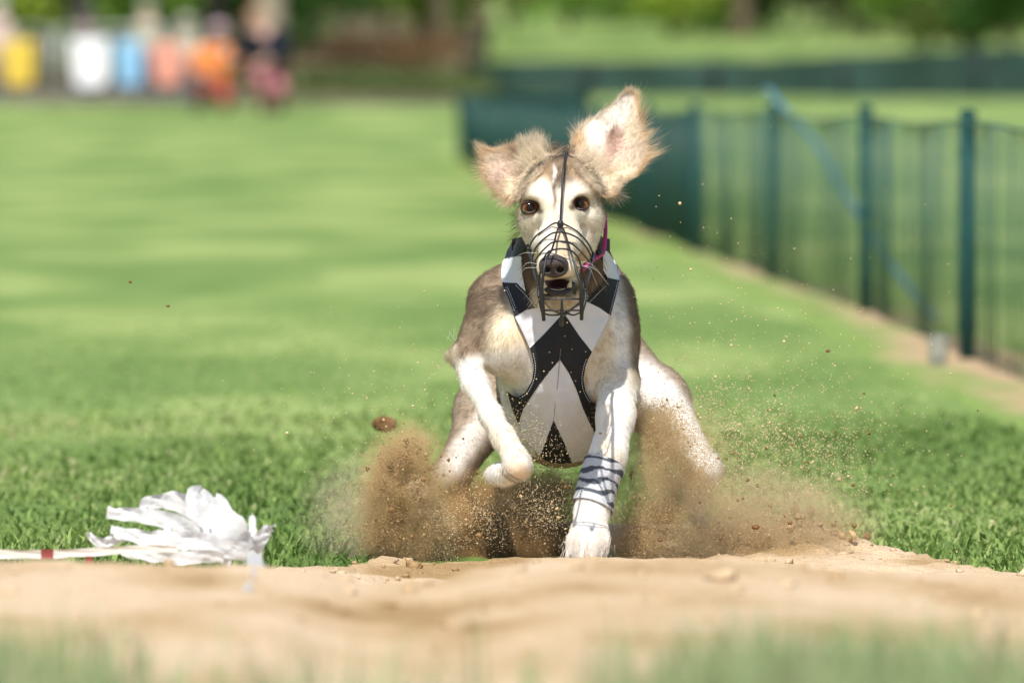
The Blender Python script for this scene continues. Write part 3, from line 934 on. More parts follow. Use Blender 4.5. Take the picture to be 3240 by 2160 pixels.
# hollows beside the tendons of the raised foreleg
def groove(a, b, k=0.008):
    A, B = D(*a[:3]), D(*b[:3])
    PR.append(('c', (A, B, a[3] / 2500, b[3] / 2500, None), k, -1, 'limb'))
groove((1478, 1195, -0.035, 6), (1560, 1395, -0.095, 6))
groove((1540, 1240, -0.052, 5), (1605, 1372, -0.098, 5))
# planted foreleg
cone((1930, 1050, 0.05, 78), (1962, 1205, 0.03, 60), 0.03, 'limb')
cone((1962, 1215, 0.035, 50), (2004, 1262, 0.065, 26), 0.012, 'limb')
chain([(1955, 1215, 0.015, 62), (1948, 1320, -0.03, 57), (1930, 1410, -0.06, 50), (1918, 1458, -0.075, 48), (1897, 1510, -0.085, 47),
       (1882, 1570, -0.095, 47), (1872, 1625, -0.105, 48)], 0.014, 'limb')
ell((1925, 1445, -0.07), (52, 0.022, 50), 0.012, 'limb')
groove((1925, 1290, -0.045, 6), (1908, 1420, -0.088, 6))
groove((1975, 1330, -0.040, 7), (1950, 1430, -0.078, 6))
cone((1935, 1500, -0.065, 20), (1925, 1560, -0.075, 14), 0.010, 'limb')
chain([(1872, 1620, -0.105, 50), (1862, 1690, -0.118, 58)], 0.012, 'limb')
for x0, x1, y1, d1, r0, r1 in ((1830, 1808, 1756, -0.145, 30, 21), (1850, 1838, 1780, -0.16, 31, 22), (1880, 1874, 1776, -0.158, 31, 22), (1904, 1908, 1742, -0.138, 28, 20)):
    chain([(x0, 1672, -0.122, r0 * .8), (x0 + (x1 - x0) * .7, 1712, -0.146, r0 * 0.74), (x1, y1, d1, r1 * .95)], 0.0028, 'limb')
for gx0, gx1 in ((1833, 1823), (1863, 1856), (1893, 1891)):
    groove((gx0, 1690, -0.150, 7), (gx1, 1785, -0.184, 9), 0.006)
# hind limbs, gathered under the body and splayed
for s, hip, th, kn, hk, ft in ((-1, (1650, 1120, 0.60), (1545, 1300, 0.47), (1428, 1505, 0.34), (1445, 1610, 0.56), (1205, 1752, 0.33)),
                               (1, (1930, 1110, 0.60), (2075, 1270, 0.47), (2228, 1490, 0.34), (2190, 1610, 0.56), (2330, 1772, 0.36))):
    chain([(*hip, 102), (*th, 88), (*kn, 52)], 0.04, 'hind')
    chain([(*kn, 50), ((kn[0] + hk[0]) / 2, (kn[1] + hk[1]) / 2, (kn[2] + hk[2]) / 2, 34), (*hk, 24)], 0.02, 'hind')
    chain([(*hk, 23), ((hk[0] + ft[0]) / 2, (hk[1] + ft[1]) / 2 + 30, (hk[2] + ft[2]) / 2, 20), (*ft, 30)], 0.012, 'hind')
    for q in (-22, -7, 8, 22):
        cone((ft[0] + q * 0.5, ft[1] - 6, ft[2], 20), (ft[0] + q * 1.5, ft[1] + 14, ft[2] - 0.035, 13), 0.004, 'hind')
chain([(1805, 1080, 0.78, 36), (1795, 1130, 0.88, 18), (1785, 1110, 0.98, 12), (1780, 1030, 1.06, 9)], 0.02, 'hind')
# head
ell((1777, 606, -0.115), (124, 0.066, 98), 0.02, 'head')
ell((1777, 572, -0.135), (92, 0.045, 66), 0.025, 'head')
ell((1702, 612, -0.163), (50, 0.026, 42), 0.014, 'head')
ell((1838, 602, -0.163), (52, 0.026, 42), 0.014, 'head')
ell((1776, 650, -0.168), (70, 0.036, 60), 0.016, 'head')
ell((1680, 690, -0.128), (44, 0.045, 58), 0.018, 'head')                     # cheekbones
ell((1868, 684, -0.128), (46, 0.045, 58), 0.018, 'head')
ell((1708, 765, -0.115), (40, 0.05, 62), 0.02, 'head')
ell((1846, 760, -0.115), (44, 0.05, 62), 0.02, 'head')
chain([(1777, 668, -0.168, 58), (1770, 745, -0.212, 49), (1760, 812, -0.252, 43), (1755, 842, -0.272, 38)], 0.016, 'head')
ell((1738, 775, -0.205), (37, 0.045, 50), 0.014, 'head')
ell((1802, 770, -0.205), (41, 0.045, 50), 0.014, 'head')
ell((1731, 850, -0.258), (31, 0.024, 34), 0.010, 'head')                     # upper lips
ell((1790, 848, -0.258), (33, 0.024, 34), 0.010, 'head')
ell((1762, 862, -0.266), (40, 0.020, 24), 0.010, 'head')
# lower jaw
chain([(1778, 815, -0.10, 64), (1772, 890, -0.17, 50), (1766, 936, -0.238, 33)], 0.012, 'head')
ell((1764, 940, -0.246), (36, 0.020, 20), 0.008, 'head')
# mouth, eye sockets, nostril side
ell((1766, 902, -0.262), (44, 0.055, 15), 0.005, 'head', -1)
ell((1790, 893, -0.250), (42, 0.05, 10), 0.005, 'head', -1)
EYES = [(1677, 655, -0.174), (1836, 644, -0.180)]
for e in EYES:
    ell((e[0], e[1], e[2] - 0.006), (26, 0.012, 21), 0.006, 'head', -1)
ell((1772, 585, -0.205), (14, 0.02, 60), 0.012, 'head', -1)                  # groove of the forehead

def prim_d(pr, X, Y, Z):
    if pr[0] == 'c':
        A, B, r1, r2, sq = pr[1]
        ab = B - A
        L = float(ab @ ab) + 1e-12
        ax, ay, az = X - A[0], Y - A[1], Z - A[2]
        t = np.clip((ax * ab[0] + ay * ab[1] + az * ab[2]) / L, 0, 1)
        return np.sqrt((ax - t * ab[0]) ** 2 + (ay - t * ab[1]) ** 2 + (az - t * ab[2]) ** 2) - (r1 + (r2 - r1) * t)
    c, r, rot = pr[1]
    x, y, z = X - c[0], Y - c[1], Z - c[2]
    k0 = np.sqrt((x / r[0]) ** 2 + (y / r[1]) ** 2 + (z / r[2]) ** 2)
    k1 = np.sqrt((x / r[0] ** 2) ** 2 + (y / r[1] ** 2) ** 2 + (z / r[2] ** 2) ** 2) + 1e-9
    return k0 * (k0 - 1) / k1

def smin(a, b, k):
    h = np.maximum(k - np.abs(a - b), 0) / k
    return np.minimum(a, b) - h * h * k * 0.25

def sdf(P, tags=None):
    d = np.full(len(P), 1.0)
    X, Y, Z = P[:, 0], P[:, 1], P[:, 2]
    for pr in PR:
        if tags and pr[4] not in tags:
            continue
        v = prim_d(pr, X, Y, Z)
        d = smin(d, v, pr[2]) if pr[3] > 0 else -smin(-d, v, pr[2])
    return d

def bounds(pr):
    if pr[0] == 'c':
        A, B, r1, r2, _ = pr[1]
        r = max(r1, r2)
        return np.minimum(A, B) - r, np.maximum(A, B) + r
    c, r, _ = pr[1]
    return c - r, c + r

def axis(segs):
    out = []
    for a, b, h in segs:
        out.append(np.linspace(a, b, max(2, int(round((b - a) / h))), endpoint=False))
    out.append([segs[-1][1]])
    return np.concatenate(out).astype(np.float32)

def polygonise():
    gx = axis([(-0.20, 0.0, 0.0035), (0.0, 0.135, 0.0020), (0.135, 0.32, 0.0035)])
    gy = axis([(11.66, 11.78, 0.0020), (11.78, 11.92, 0.0025), (11.92, 12.3, 0.0045), (12.3, 13.12, 0.008)])
    gz = axis([(-0.03, 0.32, 0.0035), (0.32, 0.535, 0.0020)])
    Dg = np.full((len(gx), len(gy), len(gz)), 1.0, dtype=np.float32)
    for pr in PR:
        lo, hi = bounds(pr)
        m = pr[2] + 0.012
        i0, i1 = np.searchsorted(gx, (lo[0] - m, hi[0] + m))
        j0, j1 = np.searchsorted(gy, (lo[1] - m, hi[1] + m))
        k0, k1 = np.searchsorted(gz, (lo[2] - m, hi[2] + m))
        S = Dg[i0:i1, j0:j1, k0:k1]
        if S.size == 0:
            continue
        v = prim_d(pr, gx[i0:i1, None, None], gy[None, j0:j1, None], gz[None, None, k0:k1]).astype(np.float32)
        S[...] = smin(S, v, pr[2]) if pr[3] > 0 else -smin(-S, v, pr[2])
    # surface nets
    ins = Dg < 0
    nx, ny, nz = Dg.shape
    cnt = np.zeros((nx - 1, ny - 1, nz - 1), dtype=np.int8)
    for dx in (0, 1):
        for dy in (0, 1):
            for dz in (0, 1):
                cnt += ins[dx:nx - 1 + dx, dy:ny - 1 + dy, dz:nz - 1 + dz]
    cells = np.argwhere((cnt > 0) & (cnt < 8))
    ci, cj, ck = cells.T
    idx = np.full(cnt.shape, -1, dtype=np.int32)
    idx[ci, cj, ck] = np.arange(len(cells))
    acc = np.zeros((len(cells), 3))
    num = np.zeros(len(cells))
    cor = [(a, b, c) for a in (0, 1) for b in (0, 1) for c in (0, 1)]
    G = (gx.astype(float), gy.astype(float), gz.astype(float))
    for a in cor:
        for ax in range(3):
            if a[ax]:
                continue
            b = list(a); b[ax] = 1
            va = Dg[ci + a[0], cj + a[1], ck + a[2]].astype(float)
            vb = Dg[ci + b[0], cj + b[1], ck + b[2]].astype(float)
            m = (va < 0) != (vb < 0)
            t = np.where(m, va / np.where(m, va - vb, 1), 0)
            pa = np.stack([G[0][ci + a[0]], G[1][cj + a[1]], G[2][ck + a[2]]], 1)
            pb = np.stack([G[0][ci + b[0]], G[1][cj + b[1]], G[2][ck + b[2]]], 1)
            acc += np.where(m[:, None], pa + (pb - pa) * t[:, None], 0)
            num += m
    V = acc / num[:, None]
    F = []
    for ax in range(3):
        o1, o2 = [(1, 2), (2, 0), (0, 1)][ax]
        sl0 = [slice(1, -1)] * 3; sl0[ax] = slice(0, -1)
        sl1 = [slice(1, -1)] * 3; sl1[ax] = slice(1, None)
        A, B = ins[tuple(sl0)], ins[tuple(sl1)]
        e = np.argwhere(A != B)
        if not len(e):
            continue
        off = np.ones(3, dtype=int); off[ax] = 0
        e0 = e + off
        u = np.zeros(3, dtype=int); u[o1] = 1
        v = np.zeros(3, dtype=int); v[o2] = 1
        q = [e0 - u - v, e0 - v, e0, e0 - u]
        Q = np.stack([idx[tuple(c.T)] for c in q], 1)
        inside = A[tuple(e.T)]
        Q[~inside] = Q[~inside][:, ::-1]
        F.append(Q)
    F = np.vstack(F)
    F = F[(F >= 0).all(1)]
    return V, F

BV, BF = polygonise()

def laplace(V, F, it=2, lam=0.5):
    n = len(V)
    E = np.vstack([F[:, [i, (i + 1) % F.shape[1]]] for i in range(F.shape[1])])
    deg = np.bincount(E.ravel(), minlength=n)[:, None] + 1e-9
    for _ in range(it):
        S = np.zeros_like(V)
        for c in range(3):
            S[:, c] = np.bincount(E[:, 0], V[E[:, 1], c], n) + np.bincount(E[:, 1], V[E[:, 0], c], n)
        V = V + lam * (S / deg - V)
    return V
BV = laplace(BV, BF, 2, 0.4)
print('body', len(BV), len(BF), round(time.time() - T0, 1))

# ears: cupped leather sheets that belong to the same body mesh
def ear_sheet(poly, centre, d0, cup, tilt, thick=0.0025, step=7, pocket=None):
    poly = np.asarray(poly, float)
    P = crom(np.vstack([poly, poly[:1]]), 4)[:-1]
    lo, hi = P.min(0), P.max(0)
    gxx, gyy = np.meshgrid(np.arange(lo[0], hi[0], step), np.arange(lo[1], hi[1], step))
    I = np.c_[gxx.ravel(), gyy.ravel()] + rng.uniform(-1, 1, (gxx.size, 2))
    pts = [Vector(p) for p in P] + [Vector(p) for p in I]
    n = len(P)
    v2, _, f2, *_ = geometry.delaunay_2d_cdt(pts, [(i, (i + 1) % n) for i in range(n)], [], 1, 1e-4)
    Q = np.array([tuple(v) for v in v2])
    F = np.array([tuple(f) for f in f2 if len(f) == 3])
    # keep the faces inside the outline
    C = Q[F].mean(1)
    F = F[inpoly(C, P)]
    used = np.unique(F)
    mp = -np.ones(len(Q), int); mp[used] = np.arange(len(used))
    Q, F = Q[used], mp[F]
    # distance to the rim, as a share
    seg = np.min(np.linalg.norm(Q[:, None, :] - P[None], axis=2), axis=1)
    rho = np.clip(seg / 55.0, 0, 1)
    dy = d0 + cup * (rho ** 0.8) + tilt[0] * (Q[:, 0] - centre[0]) / 100 + tilt[1] * (Q[:, 1] - centre[1]) / 100
    dy += 0.004 * np.sin((Q[:, 0] - centre[0]) / 23.0 + (Q[:, 1] - centre[1]) / 41.0)
    if pocket:
        dy += pocket[3] * np.exp(-((Q[:, 0] - pocket[0]) ** 2 + (Q[:, 1] - pocket[1]) ** 2) / pocket[2] ** 2)
    # root of the ear hugs the skull
    ys = np.full(len(Q), SUBJ - 0.24)
    for _ in range(60):
        q = np.c_[(Q[:, 0] - 1620) * ys / FPX, ys, CAM_H - (Q[:, 1] - HOR) * ys / FPX]
        ys = np.minimum(ys + np.clip(sdf(q, ('head',)), -.002, .02) * .8, SUBJ + .05)
    dy = np.where(ys < SUBJ - .05, np.minimum(dy, ys - SUBJ - .006), dy)
    dy = laplace(np.c_[dy, dy, dy], F, 12, .6)[:, 0]
    dy = np.where(ys < SUBJ - .05, np.minimum(dy, ys - SUBJ - .004), dy)
    dy = laplace(np.c_[dy, dy, dy], F, 3, .5)[:, 0]
    Yv = SUBJ + dy
    front = np.c_[(Q[:, 0] - 1620) * Yv / FPX, Yv, CAM_H - (Q[:, 1] - HOR) * Yv / FPX]
    back = front + np.array([0, thick, 0])
    # orient: front faces look to -Y
    a = Q[F[:, 1]] - Q[F[:, 0]]; b = Q[F[:, 2]] - Q[F[:, 0]]
    cr = a[:, 0] * b[:, 1] - a[:, 1] * b[:, 0]
    F[cr > 0] = F[cr > 0][:, ::-1]
    F = F[:, ::-1].copy()
    m = len(Q)
    ed = {}
    for f in F:
        for i in range(3):
            e = (int(f[i]), int(f[(i + 1) % 3]))
            ed[e] = True
    rim = [(a, b) for (a, b) in ed if (b, a) not in ed]
    side = []
    for a, b in rim:
        side += [(b, a, a + m), (b, a + m, b + m)]
    return np.vstack([front, back]), np.vstack([F, F[:, ::-1] + m, np.array(side)]), m, Q, rho, rim

def inpoly(C, P):
    x, y = C[:, 0], C[:, 1]
    r = np.zeros(len(C), bool)
    n = len(P)
    for i in range(n):
        x1, y1 = P[i]; x2, y2 = P[(i + 1) % n]
        c = ((y1 > y) != (y2 > y)) & (x < (x2 - x1) * (y - y1) / (y2 - y1 + 1e-12) + x1)
        r ^= c
    return r

EAR_R = [(1802, 492), (1823, 425), (1864, 389), (1930, 342), (1968, 305), (1990, 291), (2012, 315), (2022, 370), (2030, 425), (2040, 490), (2022, 540), (1962, 582),
         (1932, 618), (1897, 612), (1860, 574), (1824, 536)]
EAR_L = [(1746, 500), (1724, 466), (1699, 455), (1650, 459), (1606, 470), (1562, 479), (1541, 478), (1531, 503), (1537, 548), (1559, 588), (1592, 620), (1616, 632),
         (1652, 620), (1678, 584), (1720, 538)]
er = ear_sheet(EAR_R, (1920, 480), -0.100, 0.010, (0.006, -0.030), pocket=(1940, 462, 42, 0.016))
el = ear_sheet(EAR_L, (1630, 540), -0.110, 0.012, (-0.010, -0.016), pocket=(1640, 520, 34, 0.014))

# coat colours (fur albedo, with shade painted into some folds and gaps), laid out over the frontal view of the body
GREY, DARK, CREAM, WHITE, TAN, PINK = (np.array(c) for c in
    ((0.27, 0.200, 0.135), (0.095, 0.070, 0.050), (0.76, 0.655, 0.49), (0.80, 0.765, 0.71), (0.64, 0.44, 0.25), (0.72, 0.55, 0.47)))

def coat(P):
    n = len(P)
    px, py = PXY(P)
    dy = P[:, 1] - SUBJ
    Q = np.c_[px, py]
    w1 = vnoise(np.c_[P[:, 0], P[:, 1], P[:, 2]], 60, 3)
    px = px + 7 * w1
    py = py + 7 * vnoise(P, 55, 4)
    C = np.tile(GREY, (n, 1))
    def mix(c, m):
        nonlocal C
        m = np.clip(m, 0, 1)[:, None]
        C = C * (1 - m) + np.asarray(c) * m
    def blob(cx, cy, rx, ry, soft=0.35, ang=0.0):
        a = R(ang)
        u = (px - cx) * math.cos(a) + (py - cy) * math.sin(a)
        v = -(px - cx) * math.sin(a) + (py - cy) * math.cos(a)
        d = np.sqrt((u / rx) ** 2 + (v / ry) ** 2)
        return 1 - sstep(1 - soft, 1 + soft, d)
    body = (dy > -0.03)
    head = (py < 990) & (dy < -0.02 + 0.0 * py)
    # chest, upper arms and forelegs
    mix(GREY * np.array([.84, .83, .83]), blob(1500, 990, 90, 120, .6) * (dy < .2) + blob(1985, 1000, 30, 140, .6) * (dy < .25))
    mix(CREAM, blob(1622, 1085, 84, 142, 0.35, 12) * (dy < 0.2))
    mix(CREAM * np.array([1, .96, .9]), blob(1780, 1150, 150, 330, 0.3) * (dy < 0.2))
    mix(np.array([.76, .56, .45]), 0.7 * blob(1630, 1170, 45, 50, 0.6) * (dy < 0.2))
    mix(CREAM * 0.93, blob(1930, 1090, 58, 190, 0.4) * (dy < 0.16))
    mix(WHITE, blob(1962, 1040, 26, 150, 0.6, -5) * (dy < 0.12))
    mix(WHITE, sstep(1120, 1170, py + 0.25 * (px - 1450)) * (px < 1720) * (dy < 0.12) * (px < 1690))
    mix(WHITE, sstep(1175, 1235, py) * (px > 1860) * (dy < 0.12))
    mix(WHITE, sstep(1400, 1440, py) * (px > 1740) * (dy < 0.05))
    mix(CREAM, 0.7 * blob(1600, 1395, 34, 110, 0.6, -32) * (dy < 0.1))
    mix(TAN * 1.25, 0.55 * blob(1640, 1490, 48, 26, 0.6) * (dy < 0.1))
    mix(CREAM, 0.6 * blob(1915, 1380, 22, 75, 0.6) * (dy < 0.1))
    mix(CREAM * 0.92, 0.8 * blob(1425, 1118, 26, 34, 0.5) * (dy < 0.12))
    mix(TAN, 0.55 * blob(1815, 1690, 12, 42, 0.8) * (dy < 0))
    mix(TAN, 0.55 * blob(1905, 1690, 10, 50, 0.8) * (dy < 0))
    mix(TAN * 0.7, 0.6 * blob(1835, 1772, 26, 12, 0.8) * (dy < 0))
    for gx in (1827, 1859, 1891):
        mix(TAN * .62, .7 * blob(gx, 1742, 4.5, 46, .8, 5) * (dy < 0))  # shade in the gaps between the toes, painted into the coat
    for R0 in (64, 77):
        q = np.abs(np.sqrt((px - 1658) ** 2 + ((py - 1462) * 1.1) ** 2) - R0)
        mix(DARK, .45 * (1 - sstep(2.5, 5.5, q)) * (py > 1484) * (px < 1652) * (dy < .05))  # folds of the flexed paw: crease shade put into the coat colour
    # hind legs: pale inside, sandy outside
    mix(WHITE, blob(1478, 1400, 36, 175, 0.35, 34) * (dy > 0.2))
    mix(WHITE, blob(2150, 1330, 62, 250, 0.3, -36) * (dy > 0.2))
    mix(np.array([.40, .31, .23]), 0.45 * (1 - blob(2150, 1330, 62, 250, 0.3, -36)) * (dy > 0.2))
    mix(WHITE, sstep(1560, 1640, py) * (dy > 0.2))
    lg = (py > 1150) * (dy < .12) * 1.0
    mix(CREAM * .92, lg * np.clip(.10 + .45 * vnoise(P, 30, 6), 0, .5))
    # neck
    nk = sstep(1000, 930, py) * (dy > -0.10) * (dy < 0.14) * blob(1778, 830, 190, 190, 0.2)
    mix(GREY * 0.8, nk)
    mix(CREAM, blob(1775, 960, 78, 70, 0.4) * (dy < 0.06))
    # face
    hd = (dy < -0.045) & (py < 985) & (px > 1560)
    fm = hd * 1.0
    mix(CREAM * np.array([.98, .975, .97]), fm * sstep(-0.06, -0.08, dy))
    arch = np.minimum(((px - 1712) / 62) ** 2, ((px - 1812) / 62) ** 2) * 34
    crown = sstep(596, 552, py - arch + 12 * w1) + blob(1640, 625, 20, 70, 0.6, 22) + blob(1898, 612, 24, 70, 0.6, -24)
    mix(GREY * np.array([1.38, 1.35, 1.3]), fm * crown)
    mix(TAN * 0.75, 0.5 * fm * blob(1700, 535, 34, 36, 0.8) + 0.5 * fm * blob(1840, 528, 34, 34, 0.8))
    mix(GREY * 0.75, fm * blob(1778, 568, 26, 30, 0.7))
    mix(DARK, fm * blob(1772, 492, 62, 17, 0.8))
    mix(WHITE, .55 * fm * blob(1714, 606, 44, 30, 0.6))
    mix(WHITE, .55 * fm * blob(1808, 606, 42, 32, 0.6))
    mix(DARK * 1.5, 0.85 * fm * blob(1755, 618, 6, 52, 0.9, 3))
    mix(WHITE, fm * blob(1754, 552, 6, 24, 0.5))
    mix(TAN * 0.9, 0.3 * fm * blob(1792, 628, 10, 40, 0.9))
    mix(CREAM * np.array([.74, .66, .58]), 0.85 * fm * blob(1772, 770, 34, 66, 0.8))
    mix(WHITE, fm * 0.6 * blob(1700, 745, 46, 70, 0.7) + fm * 0.6 * blob(1862, 730, 40, 90, 0.7))
    mix(GREY, fm * blob(1632, 690, 14, 60, 0.8) + fm * blob(1914, 650, 10, 40, 0.8))
    for (ex, ey, _) in EYES:
        mix(TAN * 0.6, 0.6 * fm * blob(ex, ey, 37, 29, 0.35))
        mix(DARK * 0.35, fm * blob(ex, ey, 29, 22, 0.22))
    mix(DARK * 0.8, 0.8 * fm * blob(1705, 668, 12, 9, 0.6) + 0.9 * fm * blob(1808, 660, 12, 10, 0.6))
    # lips and the inside of the mouth
    mth = fm * blob(1768, 908, 66, 30, 0.25)
    mix(DARK * 0.35, mth * (dy < -0.10))
    mix(np.array([.05, .012, .014]), fm * blob(1768, 902, 44, 18, 0.4) * sstep(-0.255, -0.235, dy))
    mix(CREAM * 0.9, fm * blob(1766, 958, 40, 14, 0.5))
    return C

def ear_coat(Q, rho, right):
    n = len(Q)
    C = np.tile(CREAM * .97, (n, 1))
    def mix(c, m):
        nonlocal C
        m = np.clip(m, 0, 1)[:, None]
        C = C * (1 - m) + np.asarray(c) * m
    x, y = Q[:, 0], Q[:, 1]
    def blob(cx, cy, rx, ry, soft=0.5, ang=0.0):
        a = R(ang)
        u = (x - cx) * math.cos(a) + (y - cy) * math.sin(a)
        v = -(x - cx) * math.sin(a) + (y - cy) * math.cos(a)
        return 1 - sstep(1 - soft, 1 + soft, np.sqrt((u / rx) ** 2 + (v / ry) ** 2))
    if right:
        mix(WHITE * np.array([1.1, 1.1, 1.08]), blob(1912, 392, 52, 115, 0.5, 40))
        mix(PINK, .8 * blob(1945, 490, 60, 60, .7))
        mix(TAN, .8 * (1 - sstep(0.05, 0.30, rho)) * sstep(1880, 1960, x + .35 * (y - 450)))
        mix(WHITE, blob(1970, 335, 26, 46, 0.6, 25))
        mix(TAN * 1.05, blob(1830, 460, 26, 50, 0.7))
        mix(np.array([.50, .32, .25]), .9 * blob(1942, 462, 20, 58, 0.7, 28))  # hollow and crease of the ear, their shadow painted in brown
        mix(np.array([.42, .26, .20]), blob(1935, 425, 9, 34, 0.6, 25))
        mix(CREAM, blob(1965, 545, 62, 30, 0.6, -28))
        mix(DARK * 2, 0.6 * blob(1985, 296, 12, 12, 0.8))
        mix(GREY * 1.45, .9 * blob(1835, 545, 26, 75, .8, -40))
    else:
        mix(PINK, .9 * blob(1605, 550, 50, 60, .6))
        mix(CREAM * 0.92, blob(1690, 490, 44, 34, 0.5))
        mix(TAN, 0.85 * (1 - sstep(0.05, 0.3, rho)))
        mix(np.array([.45, .28, .21]), blob(1632, 486, 10, 34, 0.6, -28))
        mix(np.array([.42, .27, .20]), blob(1652, 525, 16, 16, 0.7))
        mix(CREAM, blob(1625, 590, 40, 34, 0.6))
        mix(GREY * 1.45, .9 * blob(1712, 556, 26, 80, .8, 42))
    return C

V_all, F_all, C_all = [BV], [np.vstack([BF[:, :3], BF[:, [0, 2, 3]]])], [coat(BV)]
off = len(BV)
for sheet, right in ((er, True), (el, False)):
    Vv, Ff, m, Q, rho, rim = sheet
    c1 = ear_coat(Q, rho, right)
    V_all.append(Vv); F_all.append(Ff + off)
    C_all += [c1, np.tile(GREY * 1.2, (m, 1))]
    off += len(Vv)
V_all, F_all, C_all = np.vstack(V_all), np.vstack(F_all), np.vstack(C_all)

dog = empty('dog', tuple(D(1780, 1786, 0.10) * np.array([1, 1, 0])))
tag(dog, 'cream and grey-brown sighthound in black and white racing jersey skidding through the sand', 'dog')
m_skin = mat('coat_skin', (1, 1, 1), 0.75, 0.10, 900, spec=0.15, bump=0.25, bscale=1500, attr='col')
body_me = fast_mesh('body', V_all, F_all)
set_col(body_me, C_all)
body = obj('body', body_me, m_skin, dog)

def J(zx, zy):
    return (1380 + zx * 0.472, 760 + zy * 0.472)
JMAIN = [(837, 505), (880, 522), (960, 640), (1045, 748), (1018, 800), (1000, 850), (988, 930), (1000, 1010), (1040, 1080), (1095, 1108), (1130, 1115), (1128, 1200), (1122, 1290), (1086, 1330), (1040, 1250), (985, 1130),
      (940, 1000), (890, 890), (830, 800), (760, 880), (690, 970), (630, 1060), (585, 1130), (564, 1190), (556, 1240), (535, 1200), (505, 1120), (475, 1010), (510, 1038), (550, 1052), (600, 1018), (642, 940), (656, 850), (640, 760), (628, 722), (720, 632)]
JPZ = [('white_panel', [(830, 800), (890, 890), (940, 1000), (985, 1130), (1040, 1250), (1086, 1330), (1084, 1400), (1000, 1470), (912, 1492), (860, 1360), (787, 1205), (740, 1330), (697, 1442), (610, 1350), (562, 1262), (556, 1240), (564, 1190), (585, 1130), (630, 1060), (690, 970), (760, 880)]),
      ('black_panel', [(787, 1205), (860, 1360), (912, 1492), (850, 1498), (780, 1495), (730, 1475), (697, 1442), (740, 1330)]),
      ('white_panel', [(528, 512), (605, 466), (690, 450), (760, 470), (837, 505), (720, 632), (628, 722), (580, 615)]),
      ('white_panel', [(880, 522), (870, 505), (930, 455), (1012, 412), (1100, 455), (1170, 506), (1110, 630), (1045, 748), (960, 640)]),
      ('black_panel', [(440, 282), (540, 286), (600, 345), (690, 450), (605, 466), (528, 512), (488, 400), (455, 320)]),
      ('black_panel', [(1012, 412), (1075, 345), (1135, 285), (1150, 250), (1228, 268), (1198, 400), (1170, 506), (1100, 455)]),
      ('white_panel', [(462, 116), (570, 106), (575, 220), (600, 345), (540, 286), (440, 282), (436, 210), (445, 140)]),
      ('white_panel', [(1118, 60), (1150, 76), (1190, 125), (1218, 190), (1230, 240), (1228, 268), (1150, 250), (1120, 200)]),
      ('black_panel', [(520, -8), (575, -20), (600, 40), (570, 106), (462, 116), (475, 70)]),
      ('black_panel', [(1090, -10), (1120, 0), (1160, 60), (1190, 125), (1150, 76), (1118, 60), (1095, 60)])]
# ------------------------------------------------------------------ fur: short coat, feathering on ears, throat and paw
def sample_surface(V, F, dens):
    """random points on triangles, dens(centroid) hairs per square metre"""
    A, B, C = V[F[:, 0]], V[F[:, 1]], V[F[:, 2]]
    N = np.cross(B - A, C - A)
    ar = np.linalg.norm(N, axis=1) * 0.5
    N = N / (2 * ar[:, None] + 1e-15)
    cen = (A + B + C) / 3
    ex = ar * dens(cen, N)
    cnt = rng.poisson(ex)
    i = np.repeat(np.arange(len(F)), cnt)
    u, v = rng.random(len(i)), rng.random(len(i))
    s = u + v > 1
    u[s], v[s] = 1 - u[s], 1 - v[s]
    return A[i] + (B[i] - A[i]) * u[:, None] + (C[i] - A[i]) * v[:, None], N[i]

HP, HR, HC = [], [], []
def grow(P, N, flow, L, lift, col, r0=0.00017, clump=0.0, curl=0.0, pts=4, sag=0.0, cf=160, jit=.12):
    n = len(P)
    flow = flow - N * np.sum(flow * N, 1)[:, None]
    flow /= np.linalg.norm(flow, axis=1)[:, None] + 1e-9
    lift = np.broadcast_to(lift, n)
    d = flow + N * lift[:, None] + rng.normal(0, jit, (n, 3))
    if clump:
        d = d + clump * np.c_[vnoise(P, cf, 11), vnoise(P, cf, 12), vnoise(P, cf, 13)]
    d /= np.linalg.norm(d, axis=1)[:, None]
    bend = flow * 0.35 - N * 0.25 * lift[:, None] + np.array([0, 0, -sag])
    if curl:
        bend = bend + curl * np.c_[vnoise(P, 90, 21), vnoise(P, 90, 22), vnoise(P, 90, 23)] + rng.normal(0, curl * 0.4, (n, 3))
    L = np.broadcast_to(L, n) * (rng.uniform(0.65, 1.2, n) if jit > .06 else rng.uniform(.35, 1.2, n) ** 1 + (rng.random(n) < .10) * .4)
    t = np.linspace(0, 1, pts)
    K = P[:, None, :] - N[:, None, :] * 0.0004 + L[:, None, None] * (d[:, None, :] * t[None, :, None] + bend[:, None, :] * (t ** 2)[None, :, None] * 0.6)
    HP.append(K.reshape(-1, 3)); HR.append(np.tile(r0 * (1 - 0.85 * t ** 1.5), n)); HC.append(np.clip(col * (rng.uniform(0.78, 1.18, n) * (1 + 0.13 * vnoise(P, 220, 31)))[:, None], 0, 0.95))

